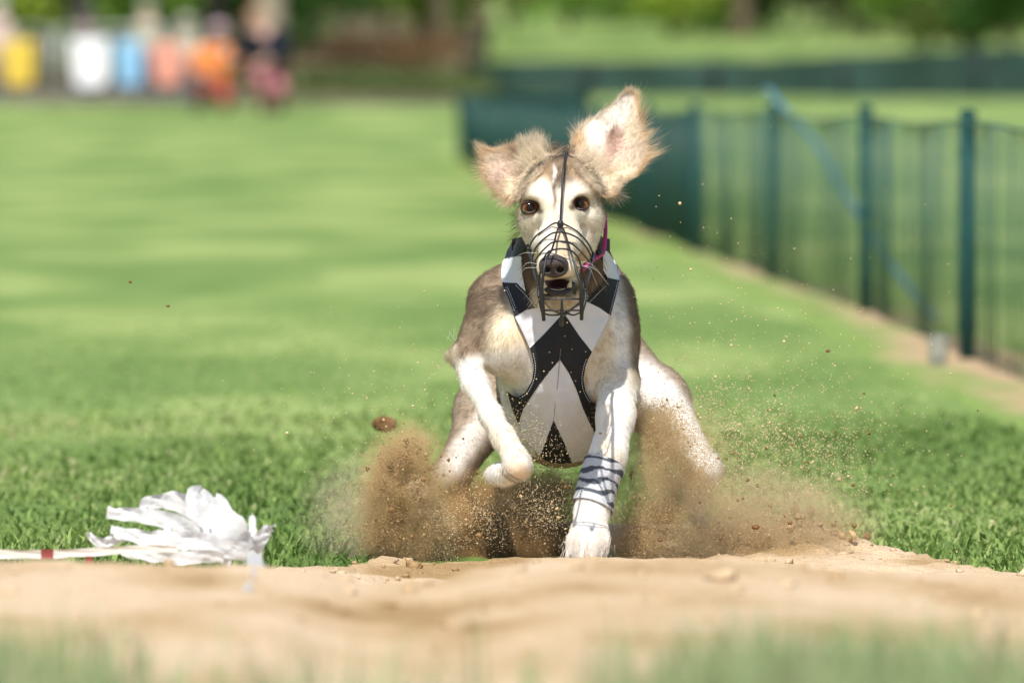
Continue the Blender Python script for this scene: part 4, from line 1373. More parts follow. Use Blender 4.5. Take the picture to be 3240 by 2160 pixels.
TR = np.vstack([BF[:, :3], BF[:, [0, 2, 3]]])
def dens_body(c, N):
    px, py = PXY(c)
    dy = c[:, 1] - SUBJ
    d = np.full(len(c), 5.0e5)
    d = np.where((py < 985) & (dy < -0.03), 1.3e6, d)
    d = np.where(dy > 0.25, 3.4e5, d)
    d = np.where((N[:, 1] > 0.35), d * 0.12, d)
    # bare: eyes, nose, mouth
    for (ex, ey, _) in EYES:
        d = np.where((((px - ex) / 35) ** 2 + ((py - ey) / 28) ** 2 < 1) & (dy < -0.1), 0, d)
    Q_ = np.c_[px, py]
    for poly in [JMAIN] + [c for a, c in JPZ]:
        d = np.where((dy > -0.13) & (dy < 0.17) & (N[:, 1] < .4) & inpoly(Q_, np.array([J(*p) for p in poly])), 0, d)
    d = np.where((((px - 1768) / 58) ** 2 + ((py - 905) / 30) ** 2 < 1) & (dy < -0.15), 0, d)
    d = np.where((((px - 1752) / 50) ** 2 + ((py - 845) / 42) ** 2 < 1) & (dy < -0.2), 0, d)
    return d
P, N = sample_surface(BV, TR, dens_body)
px, py = PXY(P)
dy = P[:, 1] - SUBJ
ishead = (py < 985) & (dy < -0.03)
nose = D(1755, 845, -0.30)
fl_head = P - nose + np.array([0, 0.02, 0])
fl_body = np.tile(np.array([0.0, 0.55, -0.8]), (len(P), 1))
fl_body[:, 0] += np.where(px < 1770, -0.25, 0.25)
limb = (py > 1150) & (dy < 0.15)
fl_body[limb] = np.array([0.0, 0.1, -1.0])
fl_body[limb & (px < 1720), 0] = 0.45
fl_body[limb & (px > 1850), 0] = -0.2
flow = np.where(ishead[:, None], fl_head, fl_body)
L = np.full(len(P), 0.0062)
L = np.where(ishead, 0.0042, L)
L = np.where(ishead & (dy < -0.19), 0.0026, L)
L = np.where(ishead & (py < 545), 0.0065, L)
L = np.where(ishead & (dy > -0.09) & (py > 640), 0.010, L)
L = np.where((~ishead) & (py < 1000) & (dy < 0.16), 0.009, L)
thr = (px > 1680) & (px < 1860) & (py > 900) & (py < 1010) & (dy < 0.08)
L = np.where(thr, 0.017, L)
L = np.where(limb, 0.0060, L)
L = np.where((py > 1610) & (dy < 0) & (px > 1780), 0.0052, L)
L = np.where((px < 1440) & (py > 1040) & (py < 1140), 0.010, L)
lift = np.where(ishead, 0.24, 0.15)
lift = np.where(ishead & (py < 560), 0.35, lift)
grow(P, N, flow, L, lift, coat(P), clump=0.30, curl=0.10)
print('coat hairs', len(P))

# feathering behind the wrist, tufts between the toes
def sheet_hair(sheet, right):
    Vv, Ff, m, Q, rho, rim = sheet
    Fr = Ff[(Ff < m).all(1)]
    P, N = sample_surface(Vv, Fr, lambda c, n: np.full(len(c), 2.2e6))
    px, py = PXY(P)
    Qs = np.c_[px, py]
    # share of the way to the rim, from the nearest sheet vertices
    seg = np.min(np.linalg.norm(Qs[:, None, :] - Q[[a for a, b in rim]][None], axis=2), axis=1)
    rr = np.clip(seg / 55, 0, 1)
    root = np.array([1868, 540.0]) if right else np.array([1690, 560.0])
    axis_ = np.array([0.62, -0.78]) if right else np.array([-0.72, -0.35])
    away = Qs - root
    away /= np.linalg.norm(away, axis=1)[:, None] + 1e-6
    dir2 = away * 0.75 + axis_ * 0.35
    flow = np.c_[dir2[:, 0], np.full(len(P), -0.05), -dir2[:, 1]]
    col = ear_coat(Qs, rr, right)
    keep = rng.random(len(P)) < np.where(rr > 0.75, 0.35, 1.0)
    LL = np.where(rr > 0.6, 0.006, 0.010)
    col = col * 0.75 + 0.25 * CREAM
    grow(P[keep], N[keep], flow[keep], LL[keep] * .7, 0.16, col[keep], clump=0.3, curl=0.12, cf=70)
    # long pale hairs from the inner rim across the cup
    # fringe round the rim
    B0 = np.array([Vv[a] for a, b in rim]); B1 = np.array([Vv[b] for a, b in rim])
    k = 34
    t = rng.random((len(B0), k))
    P = (B0[:, None] + (B1 - B0)[:, None] * t[:, :, None]).reshape(-1, 3)
    cen = D(1935, 460, -0.10) if right else D(1625, 540, -0.10)
    o = P - cen
    o[:, 1] *= 0.2
    o /= np.linalg.norm(o, axis=1)[:, None]
    px, py = PXY(P)
    if right:
        out = sstep(1960, 2010, px) * sstep(300, 340, py)
        LL = 0.008 + 0.012 * out + 0.004 * sstep(1880, 1840, px)
        o = o + np.array([0.5, 0, 1.5])
        keepr = ~((py > 470) & (px < 1850)) & ~((py > 560) & (px < 1915))
        col = TAN * 1.15 * (0.75 + 0.25 * out[:, None]) + 0.35 * WHITE * (1 - out[:, None])
    else:
        LL = np.full(len(P), 0.011) + 0.004 * sstep(1600, 1560, px) + 0.007 * sstep(1660, 1700, px)
        o = o + np.array([-0.15, 0, 0.35])
        keepr = ~((py > 505) & (px > 1650)) & ~((py > 600) & (px > 1625))
        col = np.tile(TAN * 0.95 + 0.12 * WHITE, (len(P), 1))
    P, o, LL, col = P[keepr], o[keepr], LL[keepr], col[keepr]
    P = P + rng.normal(0, 0.0012, P.shape)
    mixw = (rng.random(len(P)) < 0.4)[:, None]
    col = np.where(mixw, col * 0.45 + CREAM * 0.55, col)
    Nn = np.tile(np.array([0, -1.0, 0]), (len(P), 1))
    grow(P, Nn, o, LL, rng.normal(0.05, 0.22, len(P)), col, r0=0.00010, clump=1.1, curl=0.5, pts=6, sag=0.0, cf=55, jit=.05)
sheet_hair(er, True)
sheet_hair(el, False)

def tuft(a, b, n, length, direc, col, spread=0.15, curl=0.3, r0=0.00015, dspread=0.004):
    """n long hairs rooted between two (px, py, dy) points"""
    A, B = D(*a), D(*b)
    t = rng.random((n, 1))
    P = A + (B - A) * t + rng.normal(0, dspread, (n, 3))
    d = np.tile(np.asarray(direc, float), (n, 1)) + rng.normal(0, spread, (n, 3))
    Nn = np.tile(np.array([0, -1.0, 0]), (n, 1))
    grow(P, Nn, d, length, rng.normal(0.1, 0.15, n), np.tile(col, (n, 1)), r0=r0, clump=0.5, curl=curl, pts=6, sag=0.15)
tuft((1850, 520, -0.10), (1905, 575, -0.11), 420, 0.026, (0.9, 0, 0.75), CREAM, 0.22, 0.25)
tuft((1655, 560, -0.10), (1700, 500, -0.10), 380, 0.022, (-0.75, 0, 0.6), CREAM * 0.95, 0.25, 0.25)
tuft((1648, 470, -0.11), (1725, 480, -0.11), 420, 0.017, (-0.1, 0, 1), CREAM * 0.9, 0.3, 0.3)
tuft((1610, 628, -0.11), (1645, 600, -0.11), 300, 0.016, (-0.5, 0, -0.5), CREAM, 0.3, 0.3)
tuft((1905, 600, -0.11), (1940, 600, -0.11), 300, 0.016, (0.5, 0, -0.4), CREAM * 0.95, 0.3, 0.3)
tuft((1660, 525, -0.165), (1722, 488, -0.165), 420, 0.018, (-0.45, -.1, 0.9), CREAM * 1.05, 0.3, 0.3)
tuft((1830, 485, -0.165), (1880, 545, -0.165), 300, 0.018, (0.7, -.1, 0.8), CREAM * 1.0, 0.3, 0.3)
tuft((1730, 488, -0.12), (1815, 486, -0.12), 260, 0.012, (0, 0.2, 1), DARK * 1.6, 0.3, 0.3)
tuft((1672, 800, -0.02), (1690, 880, -0.02), 260, 0.014, (-0.35, 0, -0.9), GREY * 0.9, 0.25, 0.25)
tuft((1888, 800, -0.02), (1880, 880, -0.02), 260, 0.014, (0.35, 0, -0.9), GREY * 1.1, 0.25, 0.25)
tuft((1700, 920, -0.06), (1730, 955, -0.06), 300, 0.014, (-0.3, 0, -0.9), CREAM, 0.25, 0.25)
tuft((1930, 1545, -0.075), (1925, 1600, -0.075), 160, 0.022, (0.15, 0.2, -1), CREAM, 0.2, 0.2)
tuft((1648, 650, -0.07), (1640, 760, -0.05), 160, 0.012, (-0.9, 0, -0.3), GREY * 0.7, 0.3, 0.3)
tuft((1432, 1085, 0.05), (1436, 1060, 0.06), 6, 0.016, (-0.4, 0, 0.9), WHITE, 0.3, 0.3)
for x0, x1 in ((1812, 1800), (1845, 1835), (1880, 1876), (1903, 1905)):
    tuft((x0 + 4, 1690, -0.165), (x1 + 3, 1745, -0.175), 120, 0.012, (-0.12, -0.25, -1), WHITE, 0.16, 0.12, dspread=0.005)
# whiskers
def whisker(a, b, c, r=0.00022):
    Q = crom([D(*a), D(*b), D(*c)], 4)
    HP.append(np.repeat(Q[:, None], 1, 1).reshape(-1, 3)); HR.append(np.linspace(r, r * 0.3, len(Q))); HC.append(np.array([[0.85, 0.83, 0.78]]))
WH = len(HP)
for a, b, c in (((1700, 800, -.25), (1660, 800, -.25), (1630, 814, -.24)), ((1700, 846, -.26), (1660, 850, -.26), (1645, 880, -.25)), ((1700, 835, -.26), (1668, 832, -.26), (1640, 862, -.25)),
                ((1820, 830, -.25), (1870, 835, -.25), (1925, 900, -.24)), ((1825, 840, -.25), (1865, 850, -.25), (1890, 905, -.24)), ((1822, 835, -.25), (1880, 850, -.25), (1918, 890, -.24)),
                ((1905, 692, -.10), (1935, 694, -.10), (1955, 706, -.10))):
    whisker(a, b, c)

fur_d = bpy.data.hair_curves.new('fur')
sizes = []
for i, c in enumerate(HC):
    n = len(c)
    sizes += [len(HP[i]) // n] * n
fur_d.add_curves(sizes)
fur_d.attributes['position'].data.foreach_set('vector', np.vstack(HP).astype(np.float32).ravel())
ra = fur_d.attributes.new('radius', 'FLOAT', 'POINT')
ra.data.foreach_set('value', np.concatenate(HR).astype(np.float32))
set_col(fur_d, np.vstack(HC), 'hcol', 'CURVE')
t = NT('fur')
at = t.n('ShaderNodeAttribute'); at.attribute_name = 'hcol'
t.l(at.outputs['Color'], t.p.inputs['Base Color'])
t.p.inputs['Roughness'].default_value = 0.55
t.p.inputs['Specular IOR Level'].default_value = 0.25
tr = t.n('ShaderNodeBsdfTranslucent'); t.l(at.outputs['Color'], tr.inputs['Color'])
mx = t.n('ShaderNodeMixShader'); mx.inputs[0].default_value = 0.25
t.l(t.p.outputs[0], mx.inputs[1]); t.l(tr.outputs[0], mx.inputs[2]); t.l(mx.outputs[0], t.out.inputs['Surface'])
fur_d.materials.append(t.m)
fur = bpy.data.objects.new('fur', fur_d)
COL.objects.link(fur)
fur.parent = dog
fur.matrix_parent_inverse = Matrix.Translation(dog.location).inverted()
print('hairs', len(sizes), round(time.time() - T0, 1))

# ------------------------------------------------------------------ eyes, nose, teeth
def eye_mat():
    t = NT('eye')
    tc = t.n('ShaderNodeTexCoord')
    sp = t.n('ShaderNodeSeparateXYZ')
    t.l(tc.outputs['Object'], sp.inputs[0])
    # distance from the optical axis, in eyeball units
    mx_ = t.n('ShaderNodeMath', operation='MULTIPLY'); t.l(sp.outputs['X'], mx_.inputs[0]); t.l(sp.outputs['X'], mx_.inputs[1])
    mz_ = t.n('ShaderNodeMath', operation='MULTIPLY'); t.l(sp.outputs['Z'], mz_.inputs[0]); t.l(sp.outputs['Z'], mz_.inputs[1])
    ad = t.n('ShaderNodeMath', operation='ADD'); t.l(mx_.outputs[0], ad.inputs[0]); t.l(mz_.outputs[0], ad.inputs[1])
    sq = t.n('ShaderNodeMath', operation='SQRT'); t.l(ad.outputs[0], sq.inputs[0])
    cr = t.n('ShaderNodeValToRGB')
    e = cr.color_ramp.elements
    e[0].position, e[0].color = 0.0, (0.004, 0.003, 0.003, 1)
    e[1].position, e[1].color = 1.0, (0.02, 0.012, 0.01, 1)
    for p, c in ((0.33, (0.004, 0.003, 0.003, 1)), (0.40, (0.08, 0.026, 0.006, 1)), (0.64, (0.30, 0.100, 0.020, 1)), (0.76, (0.05, 0.014, 0.005, 1)), (0.82, (0.01, 0.006, 0.005, 1))):
        x = e.new(p); x.color = c
    ml = t.n('ShaderNodeMath', operation='MULTIPLY'); t.l(sq.outputs[0], ml.inputs[0]); ml.inputs[1].default_value = 1 / 0.0135
    t.l(ml.outputs[0], cr.inputs[0])
    t.l(cr.outputs[0], t.p.inputs['Base Color'])
    t.p.inputs['Roughness'].default_value = 0.10
    t.p.inputs['Specular IOR Level'].default_value = 0.35
    t.p.inputs['Coat Weight'].default_value = 0.0
    t.p.inputs['Coat Roughness'].default_value = 0.02
    return t.m
m_eye = eye_mat()
for e in EYES:
    c = D(e[0], e[1] + 1, e[2] + 0.008)
    me = MB().ell((0, 0, 0), (0.0125, 0.0125, 0.0112), 24, 16).mesh('eye')
    me.materials.append(m_eye)
    o = bpy.data.objects.new('eye', me); COL.objects.link(o); o.parent = dog
    o.location = Vector(c) - dog.location
    # lids: dark rim
    ring = []
    for a in np.linspace(0, 2 * math.pi, 20, endpoint=False):
        ring.append(D(e[0] + 25 * math.cos(a), e[1] + 18 * math.sin(a) + 2 * math.cos(a) * (1 if e[0] > 1750 else -1), e[2] - 0.0035 + 0.004 * abs(math.cos(a)) ** 2))
    MB().tube(crom(ring + [ring[0]], 2), 0.0013, 6).build('eyelid', mat('eyelid', (0.03, 0.022, 0.02), 0.35, spec=0.5), dog)

m_nose = mat('nose_leather', (0.045, 0.030, 0.028), 0.38, 0.3, 300, spec=0.6, bump=0.8, bscale=900)
PRn, PR = PR, []
ell((1752, 832, -0.287), (44, 0.017, 27), 0.01, 'n')
ell((1728, 850, -0.284), (21, 0.014, 22), 0.008, 'n')
ell((1776, 850, -0.284), (21, 0.014, 22), 0.008, 'n')
ell((1752, 862, -0.288), (20, 0.012, 16), 0.008, 'n')
ell((1731, 853, -0.300), (11, 0.012, 9), 0.004, 'n', -1)
ell((1773, 853, -0.300), (11, 0.012, 9), 0.004, 'n', -1)
ell((1752, 868, -0.302), (2.5, 0.006, 14), 0.003, 'n', -1)
def local_poly(h):
    lo = np.min([bounds(p)[0] for p in PR if p[3] > 0], 0) - 0.006
    hi = np.max([bounds(p)[1] for p in PR if p[3] > 0], 0) + 0.006
    ax_ = [np.arange(lo[i], hi[i], h) for i in range(3)]
    X, Y, Z = np.meshgrid(*ax_, indexing='ij')
    d = sdf(np.c_[X.ravel(), Y.ravel(), Z.ravel()]).reshape(X.shape)
    return ax_, d
def nets(ax_, Dg):
    """same surface nets on a small grid"""
    ins = Dg < 0
    nx, ny, nz = Dg.shape
    cnt = sum(ins[a:nx - 1 + a, b:ny - 1 + b, c:nz - 1 + c].astype(int) for a in (0, 1) for b in (0, 1) for c in (0, 1))
    cells = np.argwhere((cnt > 0) & (cnt < 8))
    idx = np.full(cnt.shape, -1); idx[tuple(cells.T)] = np.arange(len(cells))
    V = np.zeros((len(cells), 3)); num = np.zeros(len(cells))
    for a in [(a, b, c) for a in (0, 1) for b in (0, 1) for c in (0, 1)]:
        for k in range(3):
            if a[k]: continue
            b = list(a); b[k] = 1
            ia, ib = cells + a, cells + b
            va, vb = Dg[tuple(ia.T)], Dg[tuple(ib.T)]
            m = (va < 0) != (vb < 0)
            t = np.where(m, va / np.where(m, va - vb, 1), 0)
            pa = np.stack([ax_[q][ia[:, q]] for q in range(3)], 1); pb = np.stack([ax_[q][ib[:, q]] for q in range(3)], 1)
            V += np.where(m[:, None], pa + (pb - pa) * t[:, None], 0); num += m
    V /= num[:, None]
    F = []
    for k in range(3):
        o1, o2 = [(1, 2), (2, 0), (0, 1)][k]
        s0 = [slice(1, -1)] * 3; s0[k] = slice(0, -1)
        s1 = [slice(1, -1)] * 3; s1[k] = slice(1, None)
        A, B = ins[tuple(s0)], ins[tuple(s1)]
        e = np.argwhere(A != B)
        off = np.ones(3, dtype=int); off[k] = 0
        e0 = e + off
        u = np.zeros(3, dtype=int); u[o1] = 1
        v = np.zeros(3, dtype=int); v[o2] = 1
        Q = np.stack([idx[tuple(c.T)] for c in (e0 - u - v, e0 - v, e0, e0 - u)], 1)
        i_ = A[tuple(e.T)]
        Q[~i_] = Q[~i_][:, ::-1]
        F.append(Q)
    return V, np.vstack(F)
ax_, dd = local_poly(0.0011)
nv, nf = nets(ax_, dd)
obj('nose', fast_mesh('nose', laplace(nv, nf, 2, 0.4), nf), m_nose, dog)
PR = PRn
m_tooth = mat('tooth', (0.62, 0.52, 0.34), 0.3, 0.15, 400, spec=0.5)
for a, b, r in (((1728, 925, -.262), (1722, 892, -.268), 8), ((1800, 918, -.262), (1806, 886, -.268), 8)):
    MB().tube(crom([D(*a), (D(*a) + D(*b)) / 2 + np.array([0, -0.001, 0]), D(*b)], 4), [r / 2500, r / 2700, 0.0006], 8).build('tooth', m_tooth, dog)
m_gum = mat('tongue', (0.085, 0.022, 0.026), 0.3, 0.2, 300, spec=0.5)
MB().ell(D(1766, 922, -0.235), (0.013, 0.03, 0.0045), 16, 8).build('tongue', m_gum, dog)
lip = [D(1722, 902, -.262), D(1732, 918, -.268), D(1765, 927, -.272), D(1798, 919, -.268), D(1816, 897, -.255)]
MB().tube(crom(lip, 5), [0.0024, 0.0032, 0.0036, 0.0032, 0.0022], 8).build('lower_lip', mat('lip', (0.03, 0.024, 0.024), 0.4, 0.3, 300), dog)
MB().tube(crom([D(1740, 914, -.266), D(1765, 919, -.270), D(1788, 914, -.266)], 5), 0.0012, 6).build('incisor_row', m_tooth, dog)

# ------------------------------------------------------------------ racing jersey: cut panels laid on the chest
def cloth_surface(Q, off):
    """depth of the chest (neck, torso) under each (px, py)"""
    tags = ('torso', 'neck')
    Y = np.full(len(Q), SUBJ - 0.14)
    for _ in range(70):
        P = np.c_[(Q[:, 0] - 1620) * Y / FPX, Y, CAM_H - (Q[:, 1] - HOR) * Y / FPX]
        d = sdf(P, tags) - off
        Y = np.minimum(Y + np.clip(d, -0.002, 0.02) * 0.8, SUBJ + 0.17)
    return Y
def panel(name, polyz, m, parent, off=0.007, step=6.0, n=5, conv=True):
    P = np.array([J(*p) for p in polyz]) if conv else np.asarray(polyz, float)
    # densify the outline
    B = []
    for i in range(len(P)):
        a, b = P[i], P[(i + 1) % len(P)]
        k = max(1, int(np.linalg.norm(b - a) / step))
        B += [a + (b - a) * t for t in np.linspace(0, 1, k, endpoint=False)]
    B = np.array(B)
    lo, hi = B.min(0), B.max(0)
    gx_, gy_ = np.meshgrid(np.arange(lo[0], hi[0], step), np.arange(lo[1], hi[1], step))
    I = np.c_[gx_.ravel(), gy_.ravel()]
    I = I[inpoly(I, B)]
    I = I[np.min(np.linalg.norm(I[:, None] - B[None], axis=2), axis=1) > step * 0.45]
    k = len(B)
    v2, _, f2, *_ = geometry.delaunay_2d_cdt([Vector(p) for p in B] + [Vector(p) for p in I], [(i, (i + 1) % k) for i in range(k)], [], 1, 1e-4)
    Q = np.array([tuple(v) for v in v2])
    F = np.array([tuple(f) for f in f2 if len(f) == 3])
    F = F[inpoly(Q[F].mean(1), B)]
    a = Q[F[:, 1]] - Q[F[:, 0]]; b = Q[F[:, 2]] - Q[F[:, 0]]
    s = (a[:, 0] * b[:, 1] - a[:, 1] * b[:, 0]) > 0
    F[~s] = F[~s][:, ::-1]
    wr = 0.0026 * vnoise(Q * np.array([1, .45]), 1 / 34.0, 5) + 0.0009 * vnoise(Q * np.array([.6, 1.]), 1 / 17.0, 6) + 0.0008 * np.sin(Q[:, 0] / 21.0 + Q[:, 1] / 50.0)
    Y = cloth_surface(Q, off) + wr
    V = np.c_[(Q[:, 0] - 1620) * Y / FPX, Y, CAM_H - (Q[:, 1] - HOR) * Y / FPX]
    m_ = len(V)
    ed = set()
    for f in F:
        for i in range(3):
            ed.add((int(f[i]), int(f[(i + 1) % 3])))
    side = [x for (p, q) in ed if (q, p) not in ed for x in ((q, p, p + m_), (q, p + m_, q + m_))]
    me = fast_mesh(name, np.vstack([V, V + np.array([0, 0.0016, 0])]), np.vstack([F[:, ::-1], F + m_, np.array(side)]))
    return obj(name, me, m, parent)

m_jw = mat('jersey_white', (0.66, 0.655, 0.69), 0.7, 0.03, 60, spec=0.3, sheen=0.15, bump=0.15, bscale=2500)
m_jb = mat('jersey_black', (0.012, 0.012, 0.016), 0.65, 0.15, 60, spec=0.35, bump=0.15, bscale=2500)
m_st = mat('stitch_thread', (0.6, 0.62, 0.66), 0.6)
jersey = panel('racing_jersey', JMAIN,
      m_jb, dog)
jersey['label'] = 'black and white patchwork racing jersey'
JP = [(a, m_jw if a == 'white_panel' else m_jb, c) for a, c in JPZ]
for nme, m, pz in JP:
    panel(nme, pz, m, jersey)
# seam and stitches
def on_cloth(pts, off):
    Q = np.asarray(pts, float)
    Y = cloth_surface(Q, off)
    return np.c_[(Q[:, 0] - 1620) * Y / FPX, Y, CAM_H - (Q[:, 1] - HOR) * Y / FPX]
seam = crom([J(*p) for p in ((848, 520), (838, 700), (828, 800), (815, 950), (800, 1080), (788, 1205))], 5)
MB().tube(on_cloth(seam, 0.0076), 0.00035, 5).build('seam', mat('seam', (0.22, 0.22, 0.24), 0.7), jersey)
def stitches(pz, inset, spacing=7.5):
    L_ = crom([J(*p) for p in pz], 8)
    seg = np.r_[0, np.cumsum(np.linalg.norm(np.diff(L_, axis=0), axis=1))]
    T_ = np.gradient(L_, axis=0); T_ /= np.linalg.norm(T_, axis=1)[:, None]
    L_ = L_ + np.c_[-T_[:, 1], T_[:, 0]] * inset
    mb = MB()
    s = 0.0
    while s + 4 < seg[-1]:
        q = np.array([[np.interp(s + u, seg, L_[:, 0]), np.interp(s + u, seg, L_[:, 1])] for u in (0, 2.2, 4.4)])
        mb.tube(on_cloth(q, 0.0082), 0.00045, 4)
        s += spacing
    o = mb.build('stitching', m_st, jersey)
    o['kind'] = 'stuff'
stitches([(455, 320), (488, 400), (528, 512)], -5)
stitches([(455, 320), (488, 400), (528, 512)], -11)
stitches([(640, 760), (656, 850), (642, 940), (600, 1018), (550, 1052)], -5)
stitches([(1228, 280), (1198, 400), (1170, 506)], 5)
stitches([(1018, 800), (1000, 850), (988, 930), (1000, 1010), (1040, 1080)], 5)
stitches([(1010, 418), (1075, 352), (1135, 292)], 5)
stitches([(540, 292), (600, 352), (680, 448)], 5)
# back of the jersey: band round the neck and the saddle over the back
bv = BV
def collar_ring():
    pts = []
    for a in np.linspace(R(20), R(160), 14):
        pts.append(D(1775 - 165 * math.cos(a), 800 - 20 * math.sin(a), 0.03 + 0.14 * math.sin(a)))
    return pts
rg = collar_ring()
mb = MB()
P0 = crom(rg, 3)
V = np.vstack([P0 + np.array([0, 0, 0.015]), P0 - np.array([0, 0, 0.03])])
k = len(P0)
mb.add(V, [(i, i + 1, i + 1 + k, i + k) for i in range(k - 1)])
mb.build('neck_band', m_jb, jersey)

# ------------------------------------------------------------------ wire muzzle
m_wire = mat('muzzle_wire', (0.012, 0.012, 0.014), 0.38, 0.3, 400, spec=0.5, bump=0.3, bscale=800)
def Z2(x, y, dy):
    return D(1560 + x * 0.268, 640 + y * 0.268, dy)
muzzle = MB().ell(Z2(795, 258, -0.243), (0.0042, 0.0035, 0.0056), 12, 8).build('wire_muzzle', m_wire, dog)
muzzle['label'] = 'black wire racing muzzle'
WR = 0.00112
def proud(P, gap):
    """keeps a wire clear of the face: moves its points in front of the skin"""
    P = np.array(P, float)
    px_, py_ = PXY(P)
    Y = np.full(len(P), SUBJ - 0.34)
    for _ in range(60):
        q = np.c_[(px_ - 1620) * Y / FPX, Y, CAM_H - (py_ - HOR) * Y / FPX]
        Y = np.minimum(Y + np.clip(sdf(q, ('head', 'neck')), -.002, .02) * .8, SUBJ)
    Yn = np.minimum(P[:, 1], Y - gap)
    k = Yn / P[:, 1]
    return np.c_[P[:, 0] * k, Yn, CAM_H - (CAM_H - P[:, 2]) * k]
def wire(pts, r=WR):
    MB().tube(proud(crom(np.array(pts), 5), 0.0055), r, 8).build('wire', m_wire, muzzle)
wire([D(1797, 492, -0.10), D(1794, 480, -0.125), D(1790, 484, -0.150), D(1787, 507, -0.175), D(1782, 548, -0.190), D(1778, 610, -0.203), D(1775, 660, -0.222), D(1773, 706, -0.243)], 0.0014)
wire([Z2(790, 262, -.243), Z2(752, 352, -.265), Z2(722, 470, -.288), Z2(690, 565, -.307), Z2(640, 645, -.318), Z2(610, 750, -.325), Z2(590, 880, -.327), Z2(575, 1000, -.325), Z2(580, 1140, -.322), Z2(590, 1280, -.318), Z2(600, 1392, -.312)], [WR, WR * 1.2, WR * 1.3, WR * 1.8, WR * 2.6, WR * 2.2])
wire([Z2(800, 262, -.243), Z2(850, 362, -.265), Z2(880, 470, -.288), Z2(912, 570, -.307), Z2(960, 720, -.318), Z2(1000, 860, -.325), Z2(1035, 965, -.327), Z2(1045, 1100, -.325), Z2(1047, 1280, -.318), Z2(1045, 1382, -.312)], [WR, WR * 1.2, WR * 1.3, WR * 1.8, WR * 2.6, WR * 2.2])
wire([Z2(795, 248, -.243), Z2(715, 250, -.238), Z2(600, 330, -.222), Z2(505, 400, -.200), Z2(445, 490, -.175), Z2(420, 570, -.150)])
wire([Z2(800, 252, -.243), Z2(850, 262, -.238), Z2(980, 335, -.222), Z2(1080, 430, -.200), Z2(1150, 530, -.175), Z2(1182, 612, -.150)])
wire([Z2(752, 355, -.266), Z2(690, 370, -.262), Z2(590, 440, -.248), Z2(505, 535, -.220), Z2(470, 640, -.185)])
wire([Z2(850, 362, -.266), Z2(905, 375, -.262), Z2(1005, 425, -.248), Z2(1090, 515, -.220), Z2(1150, 620, -.185), Z2(1165, 690, -.17)])
wire([Z2(722, 470, -.289), Z2(680, 485, -.285), Z2(590, 565, -.270), Z2(520, 650, -.24), Z2(490, 700, -.22)])
wire([Z2(880, 470, -.289), Z2(925, 485, -.285), Z2(1010, 555, -.270), Z2(1085, 635, -.24), Z2(1150, 712, -.21)])
wire([Z2(752, 355, -.267), Z2(800, 352, -.270), Z2(850, 364, -.267)])
wire([Z2(724, 466, -.289), Z2(800, 460, -.292), Z2(880, 470, -.289)])
wire([Z2(690, 565, -.308), Z2(800, 548, -.312), Z2(912, 560, -.308)])
wire([Z2(690, 566, -.308), Z2(645, 590, -.306), Z2(595, 670, -.298), Z2(560, 800, -.288), Z2(545, 930, -.280), Z2(530, 1015, -.275)])
wire([Z2(912, 565, -.308), Z2(950, 590, -.306), Z2(1005, 655, -.298), Z2(1042, 770, -.288), Z2(1070, 890, -.280), Z2(1100, 1020, -.275)])
wire([Z2(405, 500, -.145), Z2(420, 570, -.15), Z2(460, 670, -.185), Z2(480, 790, -.22), Z2(515, 900, -.26), Z2(535, 1010, -.275), Z2(545, 1130, -.285), Z2(580, 1280, -.292)], WR * 1.7)
wire([Z2(1185, 600, -.15), Z2(1165, 690, -.17), Z2(1150, 790, -.21), Z2(1112, 920, -.255), Z2(1085, 1040, -.275), Z2(1095, 1130, -.285), Z2(1052, 1290, -.292)], WR * 1.9)
wire([Z2(540, 1140, -.29), Z2(600, 1142, -.322), Z2(810, 1140, -.330), Z2(1040, 1140, -.322), Z2(1112, 1135, -.29)])
wire([Z2(565, 1278, -.29), Z2(620, 1275, -.318), Z2(810, 1275, -.326), Z2(1020, 1275, -.318), Z2(1070, 1278, -.29)])
wire([Z2(570, 1285, -.285), Z2(640, 1325, -.27), Z2(750, 1330, -.26), Z2(860, 1310, -.255), Z2(950, 1330, -.26), Z2(1040, 1295, -.285)])
wire([Z2(610, 1180, -.25), Z2(680, 1255, -.25), Z2(780, 1305, -.25), Z2(850, 1318, -.25)])
wire([Z2(1030, 1175, -.25), Z2(950, 1245, -.25), Z2(850, 1300, -.25), Z2(780, 1320, -.25)])
wire([Z2(812, 1130, -.331), Z2(812, 1275, -.329), Z2(810, 1380, -.325), Z2(808, 1445, -.318)], [WR * 1.2, WR * 1.6, WR * 2.2, WR * 2.4])
mb = MB()
for x, y, d in ((460, 672, -.187), (415, 545, -.15), (440, 575, -.16), (480, 790, -.222), (1165, 692, -.172), (1155, 790, -.212), (1182, 605, -.152), (1090, 1035, -.277), (535, 1010, -.277), (1115, 1120, -.287), (540, 1110, -.287),
                (580, 1278, -.31), (1060, 1278, -.31), (752, 354, -.267), (850, 362, -.267), (724, 468, -.29), (880, 470, -.29), (690, 566, -.309), (912, 564, -.309)):
    big = 1.9 if x < 560 or x > 1060 else 1.35
    mb.ell(Z2(x, y, d), (WR * big, WR * big, WR * big * 1.2), 8, 6)
w = mb.build('weld_bead', m_wire, muzzle); w['kind'] = 'stuff'
m_pink = mat('pink_strap', (0.42, 0.03, 0.20), 0.6, 0.15, 300)
def strap(pts, r):
    P = crom(np.array(pts), 5)
    V, F = tube_vf(P, r, 6)
    MB().add(V, F).build('strap', m_pink, muzzle)
strap([D(1914, 676, -.07), D(1916, 720, -.075), D(1914, 760, -.085), D(1908, 798, -.095), D(1893, 810, -.11), D(1876, 822, -.13), D(1848, 848, -.16), D(1840, 856, -.17)], [0.0024, 0.003, 0.003, 0.003, 0.0026, 0.0026])
